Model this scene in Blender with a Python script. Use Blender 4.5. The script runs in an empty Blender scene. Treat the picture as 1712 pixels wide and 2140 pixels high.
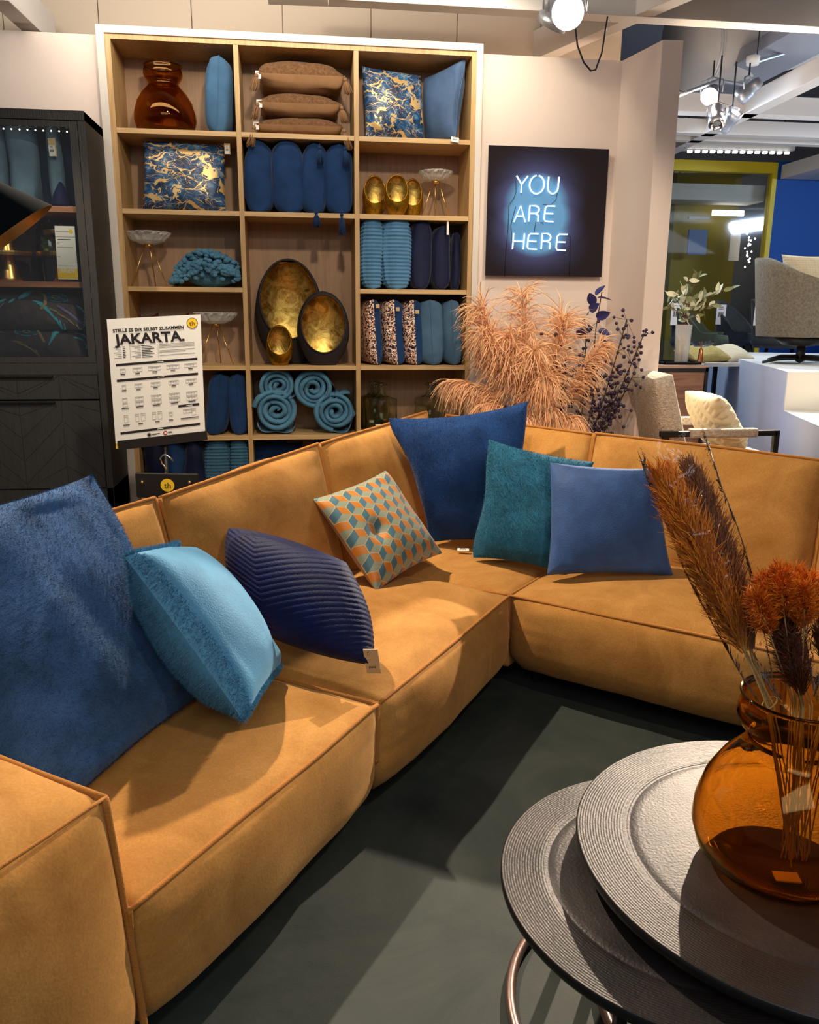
import bpy, bmesh, math, random
import numpy as np
from mathutils import Vector, Matrix
random.seed(7); RNG = np.random.default_rng(11)
SC = bpy.context.scene; COL = SC.collection
V3 = lambda *a: np.array(a, float)

# ------------------------------------------------------------------ camera
CAM_Z = 1.55; FPX = 1715.0; PITCH = .2377; ROLL = .0075; YAW = .134
_cy, _sy = math.cos(YAW), math.sin(YAW)
FWD = V3(_sy*math.cos(PITCH), _cy*math.cos(PITCH), -math.sin(PITCH))
_r = V3(_cy, -_sy, 0); _u = np.cross(_r, FWD)
RGT = _r*math.cos(ROLL)+_u*math.sin(ROLL); UPV = -_r*math.sin(ROLL)+_u*math.cos(ROLL)
cd = bpy.data.cameras.new('camera'); cam = bpy.data.objects.new('camera', cd); COL.objects.link(cam)
cd.sensor_fit = 'HORIZONTAL'; cd.sensor_width = 36; cd.lens = FPX/1712*36; cd.clip_start = .05
cam.matrix_world = Matrix(((RGT[0], UPV[0], -FWD[0], 0), (RGT[1], UPV[1], -FWD[1], 0), (RGT[2], UPV[2], -FWD[2], CAM_Z), (0, 0, 0, 1)))
SC.camera = cam

def ray(px, py): return RGT*(px-856)/FPX-UPV*(py-1070)/FPX+FWD
def at(px, py, Y):                      # measured point of the photograph at depth Y
    d = ray(px, py); return V3(0, 0, CAM_Z)+d*(Y/d[1])
def on(px, py, z):                      # measured point of the photograph at height z
    d = ray(px, py); return V3(0, 0, CAM_Z)+d*((z-CAM_Z)/d[2])

# ------------------------------------------------------------------ world, lights, exposure
SC.view_settings.view_transform = 'Standard'; SC.view_settings.look = 'None'
SC.view_settings.gamma = 1; SC.view_settings.use_curve_mapping = False
SC.view_settings.exposure = 0.0
w = bpy.data.worlds.new('store_ambient'); SC.world = w; w.use_nodes = True
w.node_tree.nodes['Background'].inputs[0].default_value = (.93, .93, 1.0, 1)
w.node_tree.nodes['Background'].inputs[1].default_value = .12

def spot_light(name, loc, target, power, angle, col=(1, .87, .70), size=.06, blend=.6):
    l = bpy.data.lights.new(name, 'SPOT'); l.energy = power; l.color = col
    l.spot_size = math.radians(angle); l.spot_blend = blend; l.shadow_soft_size = size
    o = bpy.data.objects.new(name, l); COL.objects.link(o); o.location = loc
    o.rotation_euler = (Vector(target)-Vector(loc)).to_track_quat('-Z', 'Y').to_euler(); return o
def area_light(name, loc, target, power, sx, sy, col=(1, 1, 1)):
    l = bpy.data.lights.new(name, 'AREA'); l.energy = power; l.color = col; l.shape = 'RECTANGLE'; l.size = sx; l.size_y = sy
    o = bpy.data.objects.new(name, l); COL.objects.link(o); o.location = loc
    o.rotation_euler = (Vector(target)-Vector(loc)).to_track_quat('-Z', 'Y').to_euler(); return o

WARM = (1, .84, .65)
spot_light('spot_right', (3.5, 6.05, 3.05), (.6, 2.2, .3), 1500, 80, WARM, .03, .4)
spot_light('spot_left', (-.62, 3.68, 3.05), (.35, 2.0, .2), 430, 100, WARM, .03, .5)
spot_light('spot_front', (1.3, .2, 3.3), (.1, 3.2, .7), 80, 70, WARM, .07)
spot_light('spot_bookcase', (.2, 2.0, 3.4), (.1, 5.0, 1.6), 165, 75, WARM, .07)
spot_light('spot_picture', (.95, 4.35, 3.2), (1.2, 5.0, 2.45), 30, 100, WARM, .05, .9)
spot_light('spot_flowers', (1.7, 3.0, 3.3), (1.3, 4.8, 1.1), 110, 60, WARM, .05)
spot_light('spot_hall', (4.5, 3.5, 3.3), (3.2, 6.5, 1.0), 170, 90, (1, .92, .82), .08)
area_light('platform_side_fill', (2.75, 6.9, 3.1), (3.7, 5.9, .9), 55, 1.3, .12, (.72, .84, 1))  # added cool area fill that brightens the platform's left faces
area_light('hall_fill', (7.5, 6.0, 3.0), (3.5, 6.5, 1.0), 110, 1.6, .16, (.62, .78, 1))  # unseen cool area fill standing in for hall fluorescents, not daylight
spot_light('cabinet_fill_spot', (-1.75, 3.0, 3.2), (-1.25, 4.6, 1.25), 110, 44, WARM, .05)  # added spot to brighten the dark cabinet interior
area_light('upper_wall_fill', (-.3, 4.2, 3.25), (-.2, 5.64, 3.9), 38, 2.5, .4, (1, .9, .78))  # unseen area light added to lift the panelled upper wall
area_light('hall_ceiling_fill', (4.5, 6.5, 2.7), (4.5, 7.0, 4.4), 14, 3, 2, (.85, .9, 1))  # unseen area fill aimed up at the hall ceiling
area_light('store_fill', (0, -1.5, 3.3), (0, 2.5, .5), 40, 3, 1.2, (.9, .93, 1))  # unseen area fill behind the camera, standing in for store fluorescents

# ------------------------------------------------------------------ helpers
def lin(r, g, b):
    f = lambda c: ((c/255+.055)/1.055)**2.4 if c > 10 else c/255/12.92
    return (f(r), f(g), f(b), 1)
ORG = {}
def link(name, mesh, parent=None, org=None):
    o = bpy.data.objects.new(name, mesh); COL.objects.link(o)
    if parent is not None: o.parent = parent
    ORG[o.name] = org if org is not None else V3(0, 0, 0)
    return o
def tag(o, label=None, cat=None, group=None, kind=None):
    if label: o['label'] = label
    if cat: o['category'] = cat
    if group: o['group'] = group
    if kind: o['kind'] = kind
    return o
def thing(name, label, cat, loc=(0, 0, 0), group=None):
    o = link(name, None, None, V3(*loc)); o.location = loc
    return tag(o, label, cat, group)

class MB:
    def __init__(s): s.v = []; s.f = []; s.n = 0; s.uv = None
    def add(s, V, F):
        V = np.asarray(V, float); s.v.append(V); s.f += [tuple(i+s.n for i in q) for q in F]; s.n += len(V); return s
    def hexa(s, P):      # 8 points: bottom 4 ccw, top 4
        return s.add(P, [(0, 3, 2, 1), (4, 5, 6, 7), (0, 1, 5, 4), (1, 2, 6, 5), (2, 3, 7, 6), (3, 0, 4, 7)])
    def box(s, x0, x1, y0, y1, z0, z1):
        return s.hexa([(x0, y0, z0), (x1, y0, z0), (x1, y1, z0), (x0, y1, z0), (x0, y0, z1), (x1, y0, z1), (x1, y1, z1), (x0, y1, z1)])
    def bar(s, a, b, w, h=None, up=(0, 0, 1)):
        a, b = V3(*a), V3(*b); d = b-a; d /= np.linalg.norm(d); h = h or w
        u = V3(*up)
        if abs(d@u) > .95: u = V3(0, 1, 0)
        x = np.cross(d, u); x /= np.linalg.norm(x); y = np.cross(x, d)
        P = [p+x*i*w/2+y*j*h/2 for p in (a, b) for i, j in ((-1, -1), (1, -1), (1, 1), (-1, 1))]
        return s.hexa(P)
    def tube(s, pts, r, k=8, close=False, cap=True):
        pts = np.asarray(pts, float); n = len(pts); R = np.ones(n)*r if np.isscalar(r) else np.asarray(r, float)
        T = np.roll(pts, -1, 0)-np.roll(pts, 1, 0) if close else np.gradient(pts, axis=0)
        T /= np.linalg.norm(T, axis=1)[:, None]+1e-12
        u = V3(0, 0, 1) if abs(T[0][2]) < .9 else V3(1, 0, 0); V = []
        for i in range(n):
            x = np.cross(u, T[i]); x /= np.linalg.norm(x)+1e-12; u = np.cross(T[i], x)
            for j in range(k):
                a = 2*math.pi*j/k; V.append(pts[i]+R[i]*(x*math.cos(a)+u*math.sin(a)))
        F = []
        m = n if close else n-1
        for i in range(m):
            i2 = (i+1) % n
            for j in range(k): F.append((i*k+j, i*k+(j+1) % k, i2*k+(j+1) % k, i2*k+j))
        if cap and not close: F += [tuple(range(k-1, -1, -1)), tuple((n-1)*k+j for j in range(k))]
        return s.add(V, F)
    def lathe(s, prof, c=(0, 0, 0), k=48, sq=1.0):
        prof = [(max(r, 1e-5), z) for r, z in prof]; V = []
        for r, z in prof:
            for j in range(k):
                a = 2*math.pi*j/k; V.append((c[0]+r*math.cos(a), c[1]+r*math.sin(a)*sq, c[2]+z))
        F = [(i*k+j, i*k+(j+1) % k, (i+1)*k+(j+1) % k, (i+1)*k+j) for i in range(len(prof)-1) for j in range(k)]
        return s.add(V, F)
    def sphere(s, c, r, k=8, m=6, sc=(1, 1, 1)):
        V = [(c[0], c[1], c[2]-r*sc[2])]
        for i in range(1, m):
            t = -math.pi/2+math.pi*i/m
            for j in range(k):
                a = 2*math.pi*j/k; V.append((c[0]+r*sc[0]*math.cos(t)*math.cos(a), c[1]+r*sc[1]*math.cos(t)*math.sin(a), c[2]+r*sc[2]*math.sin(t)))
        V.append((c[0], c[1], c[2]+r*sc[2])); F = []
        for j in range(k): F.append((0, 1+(j+1) % k, 1+j))
        for i in range(m-2):
            for j in range(k): F.append((1+i*k+j, 1+i*k+(j+1) % k, 1+(i+1)*k+(j+1) % k, 1+(i+1)*k+j))
        e = len(V)-1; b = 1+(m-2)*k
        for j in range(k): F.append((b+j, b+(j+1) % k, e))
        return s.add(V, F)
    def grid(s, P, thick=None):     # P: (n,m,3)
        n, m = P.shape[:2]
        F = [(i*m+j, i*m+j+1, (i+1)*m+j+1, (i+1)*m+j) for i in range(n-1) for j in range(m-1)]
        return s.add(P.reshape(-1, 3), F)
    def obj(s, name, mat, parent=None, smooth=False, world=True, bevel=0, uv=None):
        V = np.concatenate(s.v); org = ORG[parent.name] if parent is not None else V3(0, 0, 0)
        if world: V = V-org
        me = bpy.data.meshes.new(name); me.from_pydata(V.tolist(), [], s.f); me.materials.append(mat)
        if uv is not None:
            l = me.uv_layers.new(name='UVMap'); idx = np.zeros(len(me.loops), int); me.loops.foreach_get('vertex_index', idx)
            l.data.foreach_set('uv', uv[idx].astype(np.float32).ravel())
        if smooth: me.shade_smooth()
        o = link(name, me, parent, org)
        if bevel:
            b = o.modifiers.new('bevel', 'BEVEL'); b.width = bevel; b.segments = 2; b.limit_method = 'ANGLE'
        return o

def dup(o, loc=None, parent=None, label=None, rotz=None):
    c = o.copy(); COL.objects.link(c); c.parent = parent
    if loc is not None: c.location = loc
    if rotz is not None: c.rotation_euler = (0, 0, rotz)
    if label: c['label'] = label
    ORG[c.name] = V3(*loc) if loc is not None else ORG[o.name]
    for ch in [x for x in COL.objects if x.parent == o]: dup(ch, None, c)
    return c

_W = RNG.normal(size=(14, 3)); _P = RNG.uniform(0, 6.28, 14)
def fnoise(P, s, seed=0):               # smooth pseudo noise in about -1..1
    P = np.asarray(P, float)*s+seed*3.7; o = np.zeros(P.shape[:-1])
    for i in range(14):
        o = o+np.sin(P@_W[i]+_P[i]+seed+1.3*np.sin(P@_W[(i+5) % 14]*.7+_P[i]*2))
    return o/5.0

# ------------------------------------------------------------------ materials
def nt(name):
    m = bpy.data.materials.new(name); m.use_nodes = True; t = m.node_tree
    return m, t, t.nodes['Principled BSDF']
def nd(t, typ, **kw):
    n = t.nodes.new(typ)
    for k, v in kw.items():
        if k.startswith('i_'):
            key = k[2:]; key = int(key) if key.isdigit() else key.replace('_', ' ')
            n.inputs[key].default_value = v
        else: setattr(n, k, v)
    return n
def plain(name, col, rough=.5, metal=0, bump=0, bscale=60, var=0, vscale=8, sheen=0, coat=0, spec=.5, emis=0, trans=0, ior=1.45, stretch=None, alpha=None):
    m, t, b = nt(name)
    b.inputs['Base Color'].default_value = col; b.inputs['Roughness'].default_value = rough; b.inputs['Metallic'].default_value = metal
    b.inputs['Sheen Weight'].default_value = sheen; b.inputs['Sheen Roughness'].default_value = .4
    b.inputs['Coat Weight'].default_value = coat; b.inputs['Specular IOR Level'].default_value = spec
    b.inputs['Transmission Weight'].default_value = trans; b.inputs['IOR'].default_value = ior
    if sheen: b.inputs['Sheen Tint'].default_value = tuple(min(1, c*1.3+.22) for c in col[:3])+(1,)
    if alpha is not None: b.inputs['Alpha'].default_value = alpha
    if emis: b.inputs['Emission Color'].default_value = col; b.inputs['Emission Strength'].default_value = emis
    tc = nd(t, 'ShaderNodeTexCoord'); src = tc.outputs['Object']
    if stretch:
        mp = nd(t, 'ShaderNodeMapping', i_Scale=stretch); t.links.new(src, mp.inputs[0]); src = mp.outputs[0]
    if bump:
        n = nd(t, 'ShaderNodeTexNoise', i_Scale=bscale, i_Detail=4.0); t.links.new(src, n.inputs['Vector'])
        bp = nd(t, 'ShaderNodeBump', i_Strength=bump, i_Distance=.01); t.links.new(n.outputs[0], bp.inputs['Height']); t.links.new(bp.outputs[0], b.inputs['Normal'])
    if var:
        n = nd(t, 'ShaderNodeTexNoise', i_Scale=vscale, i_Detail=5.0, i_Roughness=.6); t.links.new(src, n.inputs['Vector'])
        mr = nd(t, 'ShaderNodeMapRange', i_1=.3, i_2=.7, i_3=1-var, i_4=1+var); t.links.new(n.outputs[0], mr.inputs[0])
        mx = nd(t, 'ShaderNodeMix', data_type='RGBA', blend_type='MULTIPLY'); mx.inputs[0].default_value = 1
        mx.inputs[6].default_value = col; t.links.new(mr.outputs[0], mx.inputs[7]); t.links.new(mx.outputs[2], b.inputs['Base Color'])
    return m
def fabric(name, col, var=.25, vscale=6, sheen=.5, rough=.85, bump=.25, bscale=220): return plain(name, col, rough, 0, bump, bscale, var, vscale, sheen, spec=.25)
def glassy(name, col, rough=.02, ior=1.45):
    m, t, b = nt(name); t.nodes.remove(b); out = t.nodes['Material Output']
    g = nd(t, 'ShaderNodeBsdfGlass', i_Color=col, i_Roughness=rough, i_IOR=ior)
    t.links.new(g.outputs[0], out.inputs[0]); return m
def thin_glass(name, col=(1, 1, 1, 1), mixf=.08, bump=0, ior=1.45):        # window pane / film: transparent with fresnel gloss
    m, t, b = nt(name); t.nodes.remove(b); out = t.nodes['Material Output']
    tr = nd(t, 'ShaderNodeBsdfTransparent', i_Color=col); g = nd(t, 'ShaderNodeBsdfGlossy', i_Roughness=.05)
    fr = nd(t, 'ShaderNodeFresnel', i_IOR=ior); ad = nd(t, 'ShaderNodeMath', operation='ADD', i_1=mixf); t.links.new(fr.outputs[0], ad.inputs[0])
    mx = nd(t, 'ShaderNodeMixShader'); t.links.new(ad.outputs[0], mx.inputs[0]); t.links.new(tr.outputs[0], mx.inputs[1]); t.links.new(g.outputs[0], mx.inputs[2])
    if bump:
        n = nd(t, 'ShaderNodeTexNoise', i_Scale=22.0, i_Detail=3.0, i_Distortion=1.2); bp = nd(t, 'ShaderNodeBump', i_Strength=bump, i_Distance=.02)
        tc = nd(t, 'ShaderNodeTexCoord'); t.links.new(tc.outputs['Object'], n.inputs['Vector'])
        t.links.new(n.outputs[0], bp.inputs['Height']); t.links.new(bp.outputs[0], g.inputs['Normal']); t.links.new(bp.outputs[0], fr.inputs['Normal'])
    t.links.new(mx.outputs[0], out.inputs[0]); return m

def suede():
    m, t, b = nt('mustard_suede'); tc = nd(t, 'ShaderNodeTexCoord')
    n1 = nd(t, 'ShaderNodeTexNoise', i_Scale=4.5, i_Detail=7.0, i_Roughness=.65, i_Distortion=.6); n2 = nd(t, 'ShaderNodeTexNoise', i_Scale=160.0, i_Detail=3.0)
    t.links.new(tc.outputs['Object'], n1.inputs['Vector']); t.links.new(tc.outputs['Object'], n2.inputs['Vector'])
    r = nd(t, 'ShaderNodeValToRGB'); e = r.color_ramp.elements
    e[0].position = .3; e[0].color = lin(162, 108, 46); e[1].position = .72; e[1].color = lin(202, 145, 75)
    t.links.new(n1.outputs[0], r.inputs[0])
    mr = nd(t, 'ShaderNodeMapRange', i_1=.3, i_2=.7, i_3=.9, i_4=1.1); t.links.new(n2.outputs[0], mr.inputs[0])
    mx = nd(t, 'ShaderNodeMix', data_type='RGBA', blend_type='MULTIPLY'); mx.inputs[0].default_value = 1
    t.links.new(r.outputs[0], mx.inputs[6]); t.links.new(mr.outputs[0], mx.inputs[7]); t.links.new(mx.outputs[2], b.inputs['Base Color'])
    b.inputs['Roughness'].default_value = .9; b.inputs['Sheen Weight'].default_value = .35; b.inputs['Sheen Tint'].default_value = lin(255, 205, 140); b.inputs['Specular IOR Level'].default_value = .2
    bp = nd(t, 'ShaderNodeBump', i_Strength=.12, i_Distance=.004); t.links.new(n2.outputs[0], bp.inputs['Height']); t.links.new(bp.outputs[0], b.inputs['Normal'])
    return m
def wood(name, c1, c2, scale=(60, 60, 3), rough=.5):
    m, t, b = nt(name); tc = nd(t, 'ShaderNodeTexCoord'); mp = nd(t, 'ShaderNodeMapping', i_Scale=scale)
    t.links.new(tc.outputs['Object'], mp.inputs[0]); n = nd(t, 'ShaderNodeTexNoise', i_Scale=1.0, i_Detail=6.0, i_Distortion=.8); t.links.new(mp.outputs[0], n.inputs['Vector'])
    r = nd(t, 'ShaderNodeValToRGB'); e = r.color_ramp.elements; e[0].position = .3; e[0].color = c1; e[1].position = .7; e[1].color = c2
    t.links.new(n.outputs[0], r.inputs[0]); t.links.new(r.outputs[0], b.inputs['Base Color']); b.inputs['Roughness'].default_value = rough
    bp = nd(t, 'ShaderNodeBump', i_Strength=.08, i_Distance=.003); t.links.new(n.outputs[0], bp.inputs['Height']); t.links.new(bp.outputs[0], b.inputs['Normal'])
    return m
def marble_fabric():
    m, t, b = nt('marble_print_velvet'); tc = nd(t, 'ShaderNodeTexCoord')
    n0 = nd(t, 'ShaderNodeTexNoise', i_Scale=3.0, i_Detail=3.0)
    t.links.new(tc.outputs['UV'], n0.inputs['Vector'])
    vm = nd(t, 'ShaderNodeVectorMath', operation='MULTIPLY_ADD'); vm.inputs[1].default_value = (.55, .55, 0)
    t.links.new(n0.outputs['Color'], vm.inputs[0]); t.links.new(tc.outputs['UV'], vm.inputs[2])
    outs = []
    for sc, wd in ((1.7, .075), (3.6, .05), (8.0, .03)):
        v = nd(t, 'ShaderNodeTexVoronoi', feature='DISTANCE_TO_EDGE', i_Scale=sc); mp = nd(t, 'ShaderNodeMapping', i_Rotation=(0, 0, .7), i_Scale=(1, 1.9, 1))
        t.links.new(vm.outputs[0], mp.inputs[0]); t.links.new(mp.outputs[0], v.inputs['Vector'])
        w2 = nd(t, 'ShaderNodeTexNoise', i_Scale=4.0+sc, i_Detail=4.0); t.links.new(tc.outputs['UV'], w2.inputs['Vector'])
        th = nd(t, 'ShaderNodeMapRange', i_1=.4, i_2=.75, i_3=.0, i_4=wd*1.0); t.links.new(w2.outputs[0], th.inputs[0])
        lt = nd(t, 'ShaderNodeMath', operation='LESS_THAN'); t.links.new(v.outputs[0], lt.inputs[0]); t.links.new(th.outputs[0], lt.inputs[1]); outs.append(lt)
    m1 = nd(t, 'ShaderNodeMath', operation='MAXIMUM'); t.links.new(outs[0].outputs[0], m1.inputs[0]); t.links.new(outs[1].outputs[0], m1.inputs[1])
    m2 = nd(t, 'ShaderNodeMath', operation='MAXIMUM'); t.links.new(m1.outputs[0], m2.inputs[0]); t.links.new(outs[2].outputs[0], m2.inputs[1])
    nb = nd(t, 'ShaderNodeTexNoise', i_Scale=5.0, i_Detail=6.0, i_Roughness=.7); t.links.new(tc.outputs['UV'], nb.inputs['Vector'])
    r = nd(t, 'ShaderNodeValToRGB'); e = r.color_ramp.elements; e[0].position = .38; e[0].color = lin(10, 24, 52); e[1].position = .68; e[1].color = lin(95, 150, 185)
    x = r.color_ramp.elements.new(.52); x.color = lin(25, 72, 115); t.links.new(nb.outputs[0], r.inputs[0])
    mx = nd(t, 'ShaderNodeMix', data_type='RGBA'); t.links.new(m2.outputs[0], mx.inputs[0]); t.links.new(r.outputs[0], mx.inputs[6]); mx.inputs[7].default_value = lin(232, 196, 130)
    t.links.new(mx.outputs[2], b.inputs['Base Color'])
    mt = nd(t, 'ShaderNodeMath', operation='MULTIPLY', i_1=.55); t.links.new(m2.outputs[0], mt.inputs[0]); t.links.new(mt.outputs[0], b.inputs['Metallic'])
    b.inputs['Roughness'].default_value = .42; return m
def cube_fabric():
    m, t, b = nt('tumbling_block_weave'); tc = nd(t, 'ShaderNodeTexCoord')
    sx, sy, r3 = 6.6, 6.6, math.sqrt(3)
    mp = nd(t, 'ShaderNodeMapping', i_Scale=(sx, sy, 0), i_Rotation=(0, 0, .0)); t.links.new(tc.outputs['UV'], mp.inputs[0])
    def VM(op, a, bb=None):
        n = nd(t, 'ShaderNodeVectorMath', operation=op)
        for i, x in enumerate((a, bb)):
            if x is None: continue
            if isinstance(x, tuple): n.inputs[i].default_value = x
            else: t.links.new(x, n.inputs[i])
        return n
    def MA(op, a, bb=None):
        n = nd(t, 'ShaderNodeMath', operation=op)
        for i, x in enumerate((a, bb)):
            if x is None: continue
            if isinstance(x, (int, float)): n.inputs[i].default_value = x
            else: t.links.new(x, n.inputs[i])
        return n.outputs[0]
    per = (1.0, r3, 1.0)
    A = VM('SUBTRACT', VM('MODULO', VM('ADD', mp.outputs[0], (50, 50*r3, 0)).outputs[0], per).outputs[0], (.5, r3/2, 0)).outputs[0]
    B = VM('SUBTRACT', VM('MODULO', VM('ADD', mp.outputs[0], (50.5, 50.5*r3, 0)).outputs[0], per).outputs[0], (.5, r3/2, 0)).outputs[0]
    la = VM('LENGTH', A).outputs['Value']; lb = VM('LENGTH', B).outputs['Value']; sel = MA('LESS_THAN', lb, la)
    mx = nd(t, 'ShaderNodeMix', data_type='VECTOR'); t.links.new(sel, mx.inputs[0]); t.links.new(A, mx.inputs[4]); t.links.new(B, mx.inputs[5])
    sp = nd(t, 'ShaderNodeSeparateXYZ'); t.links.new(mx.outputs[1], sp.inputs[0])
    ang = MA('ARCTAN2', sp.outputs[1], sp.outputs[0]); an = MA('DIVIDE', MA('ADD', ang, math.pi+math.pi/6), 2*math.pi/3)
    fl = MA('MODULO', MA('FLOOR', an), 3.0); fr = MA('FRACT', an); dd = MA('MINIMUM', fr, MA('SUBTRACT', 1.0, fr)); ln = MA('LESS_THAN', MA('MULTIPLY', dd, MA('MINIMUM', la, lb)), .008)
    r = nd(t, 'ShaderNodeValToRGB'); r.color_ramp.interpolation = 'CONSTANT'; e = r.color_ramp.elements
    e[0].position = 0; e[0].color = lin(196, 118, 22); e[1].position = .33; e[1].color = lin(66, 108, 122); x = e.new(.66); x.color = lin(140, 148, 124)
    t.links.new(MA('DIVIDE', MA('ADD', fl, .3), 3.0), r.inputs[0])
    m3 = nd(t, 'ShaderNodeMix', data_type='RGBA'); t.links.new(ln, m3.inputs[0]); t.links.new(r.outputs[0], m3.inputs[6]); m3.inputs[7].default_value = lin(196, 178, 130)
    t.links.new(m3.outputs[2], b.inputs['Base Color']); b.inputs['Roughness'].default_value = .45; b.inputs['Sheen Weight'].default_value = .3
    return m
def sequin_fabric():
    m, t, b = nt('sequin_fabric'); tc = nd(t, 'ShaderNodeTexCoord'); v = nd(t, 'ShaderNodeTexVoronoi', i_Scale=150.0); t.links.new(tc.outputs['Object'], v.inputs['Vector'])
    sp = nd(t, 'ShaderNodeSeparateColor'); t.links.new(v.outputs['Color'], sp.inputs[0])
    r = nd(t, 'ShaderNodeValToRGB'); r.color_ramp.interpolation = 'CONSTANT'; e = r.color_ramp.elements; e[0].color = lin(35, 28, 50); e[1].position = .38; e[1].color = lin(205, 160, 130)
    x = e.new(.8); x.color = lin(240, 215, 195); t.links.new(sp.outputs[0], r.inputs[0]); t.links.new(r.outputs[0], b.inputs['Base Color'])
    b.inputs['Roughness'].default_value = .3; b.inputs['Metallic'].default_value = .3
    bp = nd(t, 'ShaderNodeBump', i_Strength=.6, i_Distance=.004); t.links.new(v.outputs['Distance'], bp.inputs['Height']); t.links.new(bp.outputs[0], b.inputs['Normal'])
    return m
def gold_leaf(name, c1, c2, rough=.28):
    m, t, b = nt(name); tc = nd(t, 'ShaderNodeTexCoord'); n = nd(t, 'ShaderNodeTexNoise', i_Scale=14.0, i_Detail=8.0, i_Roughness=.7, i_Distortion=1.5); t.links.new(tc.outputs['Object'], n.inputs['Vector'])
    r = nd(t, 'ShaderNodeValToRGB'); e = r.color_ramp.elements; e[0].position = .33; e[0].color = c1; e[1].position = .62; e[1].color = c2
    t.links.new(n.outputs[0], r.inputs[0]); t.links.new(r.outputs[0], b.inputs['Base Color']); b.inputs['Metallic'].default_value = .9
    mr = nd(t, 'ShaderNodeMapRange', i_3=rough-.1, i_4=rough+.25); t.links.new(n.outputs[0], mr.inputs[0]); t.links.new(mr.outputs[0], b.inputs['Roughness'])
    bp = nd(t, 'ShaderNodeBump', i_Strength=.25, i_Distance=.006); t.links.new(n.outputs[0], bp.inputs['Height']); t.links.new(bp.outputs[0], b.inputs['Normal']); return m
def table_metal():
    m, t, b = nt('hammered_grey_metal'); tc = nd(t, 'ShaderNodeTexCoord'); n = nd(t, 'ShaderNodeTexNoise', i_Scale=150.0, i_Detail=3.0); n2 = nd(t, 'ShaderNodeTexNoise', i_Scale=4.0, i_Detail=4.0)
    for q in (n, n2): t.links.new(tc.outputs['Object'], q.inputs['Vector'])
    r = nd(t, 'ShaderNodeValToRGB'); e = r.color_ramp.elements; e[0].position = .35; e[0].color = lin(46, 42, 41); e[1].position = .7; e[1].color = lin(80, 73, 70)
    t.links.new(n2.outputs[0], r.inputs[0]); t.links.new(r.outputs[0], b.inputs['Base Color']); b.inputs['Metallic'].default_value = .55; b.inputs['Roughness'].default_value = .45
    ln = nd(t, 'ShaderNodeVectorMath', operation='LENGTH'); t.links.new(tc.outputs['Object'], ln.inputs[0])
    wv = nd(t, 'ShaderNodeMath', operation='MULTIPLY', i_1=1500.0); t.links.new(ln.outputs['Value'], wv.inputs[0]); sn = nd(t, 'ShaderNodeMath', operation='SINE'); t.links.new(wv.outputs[0], sn.inputs[0])
    gt = nd(t, 'ShaderNodeAttribute', attribute_name='ring'); 
    mu = nd(t, 'ShaderNodeMath', operation='MULTIPLY'); t.links.new(sn.outputs[0], mu.inputs[0]); t.links.new(gt.outputs['Fac'], mu.inputs[1])
    mu2 = nd(t, 'ShaderNodeMath', operation='MULTIPLY', i_1=.12); t.links.new(mu.outputs[0], mu2.inputs[0])
    ad = nd(t, 'ShaderNodeMath', operation='ADD'); t.links.new(mu2.outputs[0], ad.inputs[0]); t.links.new(n.outputs[0], ad.inputs[1])
    bp = nd(t, 'ShaderNodeBump', i_Strength=.45, i_Distance=.0025); t.links.new(ad.outputs[0], bp.inputs['Height']); t.links.new(bp.outputs[0], b.inputs['Normal']); return m
def floor_mat():
    m, t, b = nt('dark_green_floor'); tc = nd(t, 'ShaderNodeTexCoord')
    n = nd(t, 'ShaderNodeTexNoise', i_Scale=2.2, i_Detail=9.0, i_Roughness=.7, i_Distortion=.8); n2 = nd(t, 'ShaderNodeTexNoise', i_Scale=260.0, i_Detail=2.0)
    for q in (n, n2): t.links.new(tc.outputs['Object'], q.inputs['Vector'])
    r = nd(t, 'ShaderNodeValToRGB'); e = r.color_ramp.elements; e[0].position = .3; e[0].color = lin(40, 51, 47); e[1].position = .75; e[1].color = lin(72, 75, 69)
    t.links.new(n.outputs[0], r.inputs[0]); t.links.new(r.outputs[0], b.inputs['Base Color']); b.inputs['Roughness'].default_value = .6; b.inputs['Specular IOR Level'].default_value = .3
    bp = nd(t, 'ShaderNodeBump', i_Strength=.15, i_Distance=.003); t.links.new(n2.outputs[0], bp.inputs['Height']); t.links.new(bp.outputs[0], b.inputs['Normal']); return m

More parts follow.
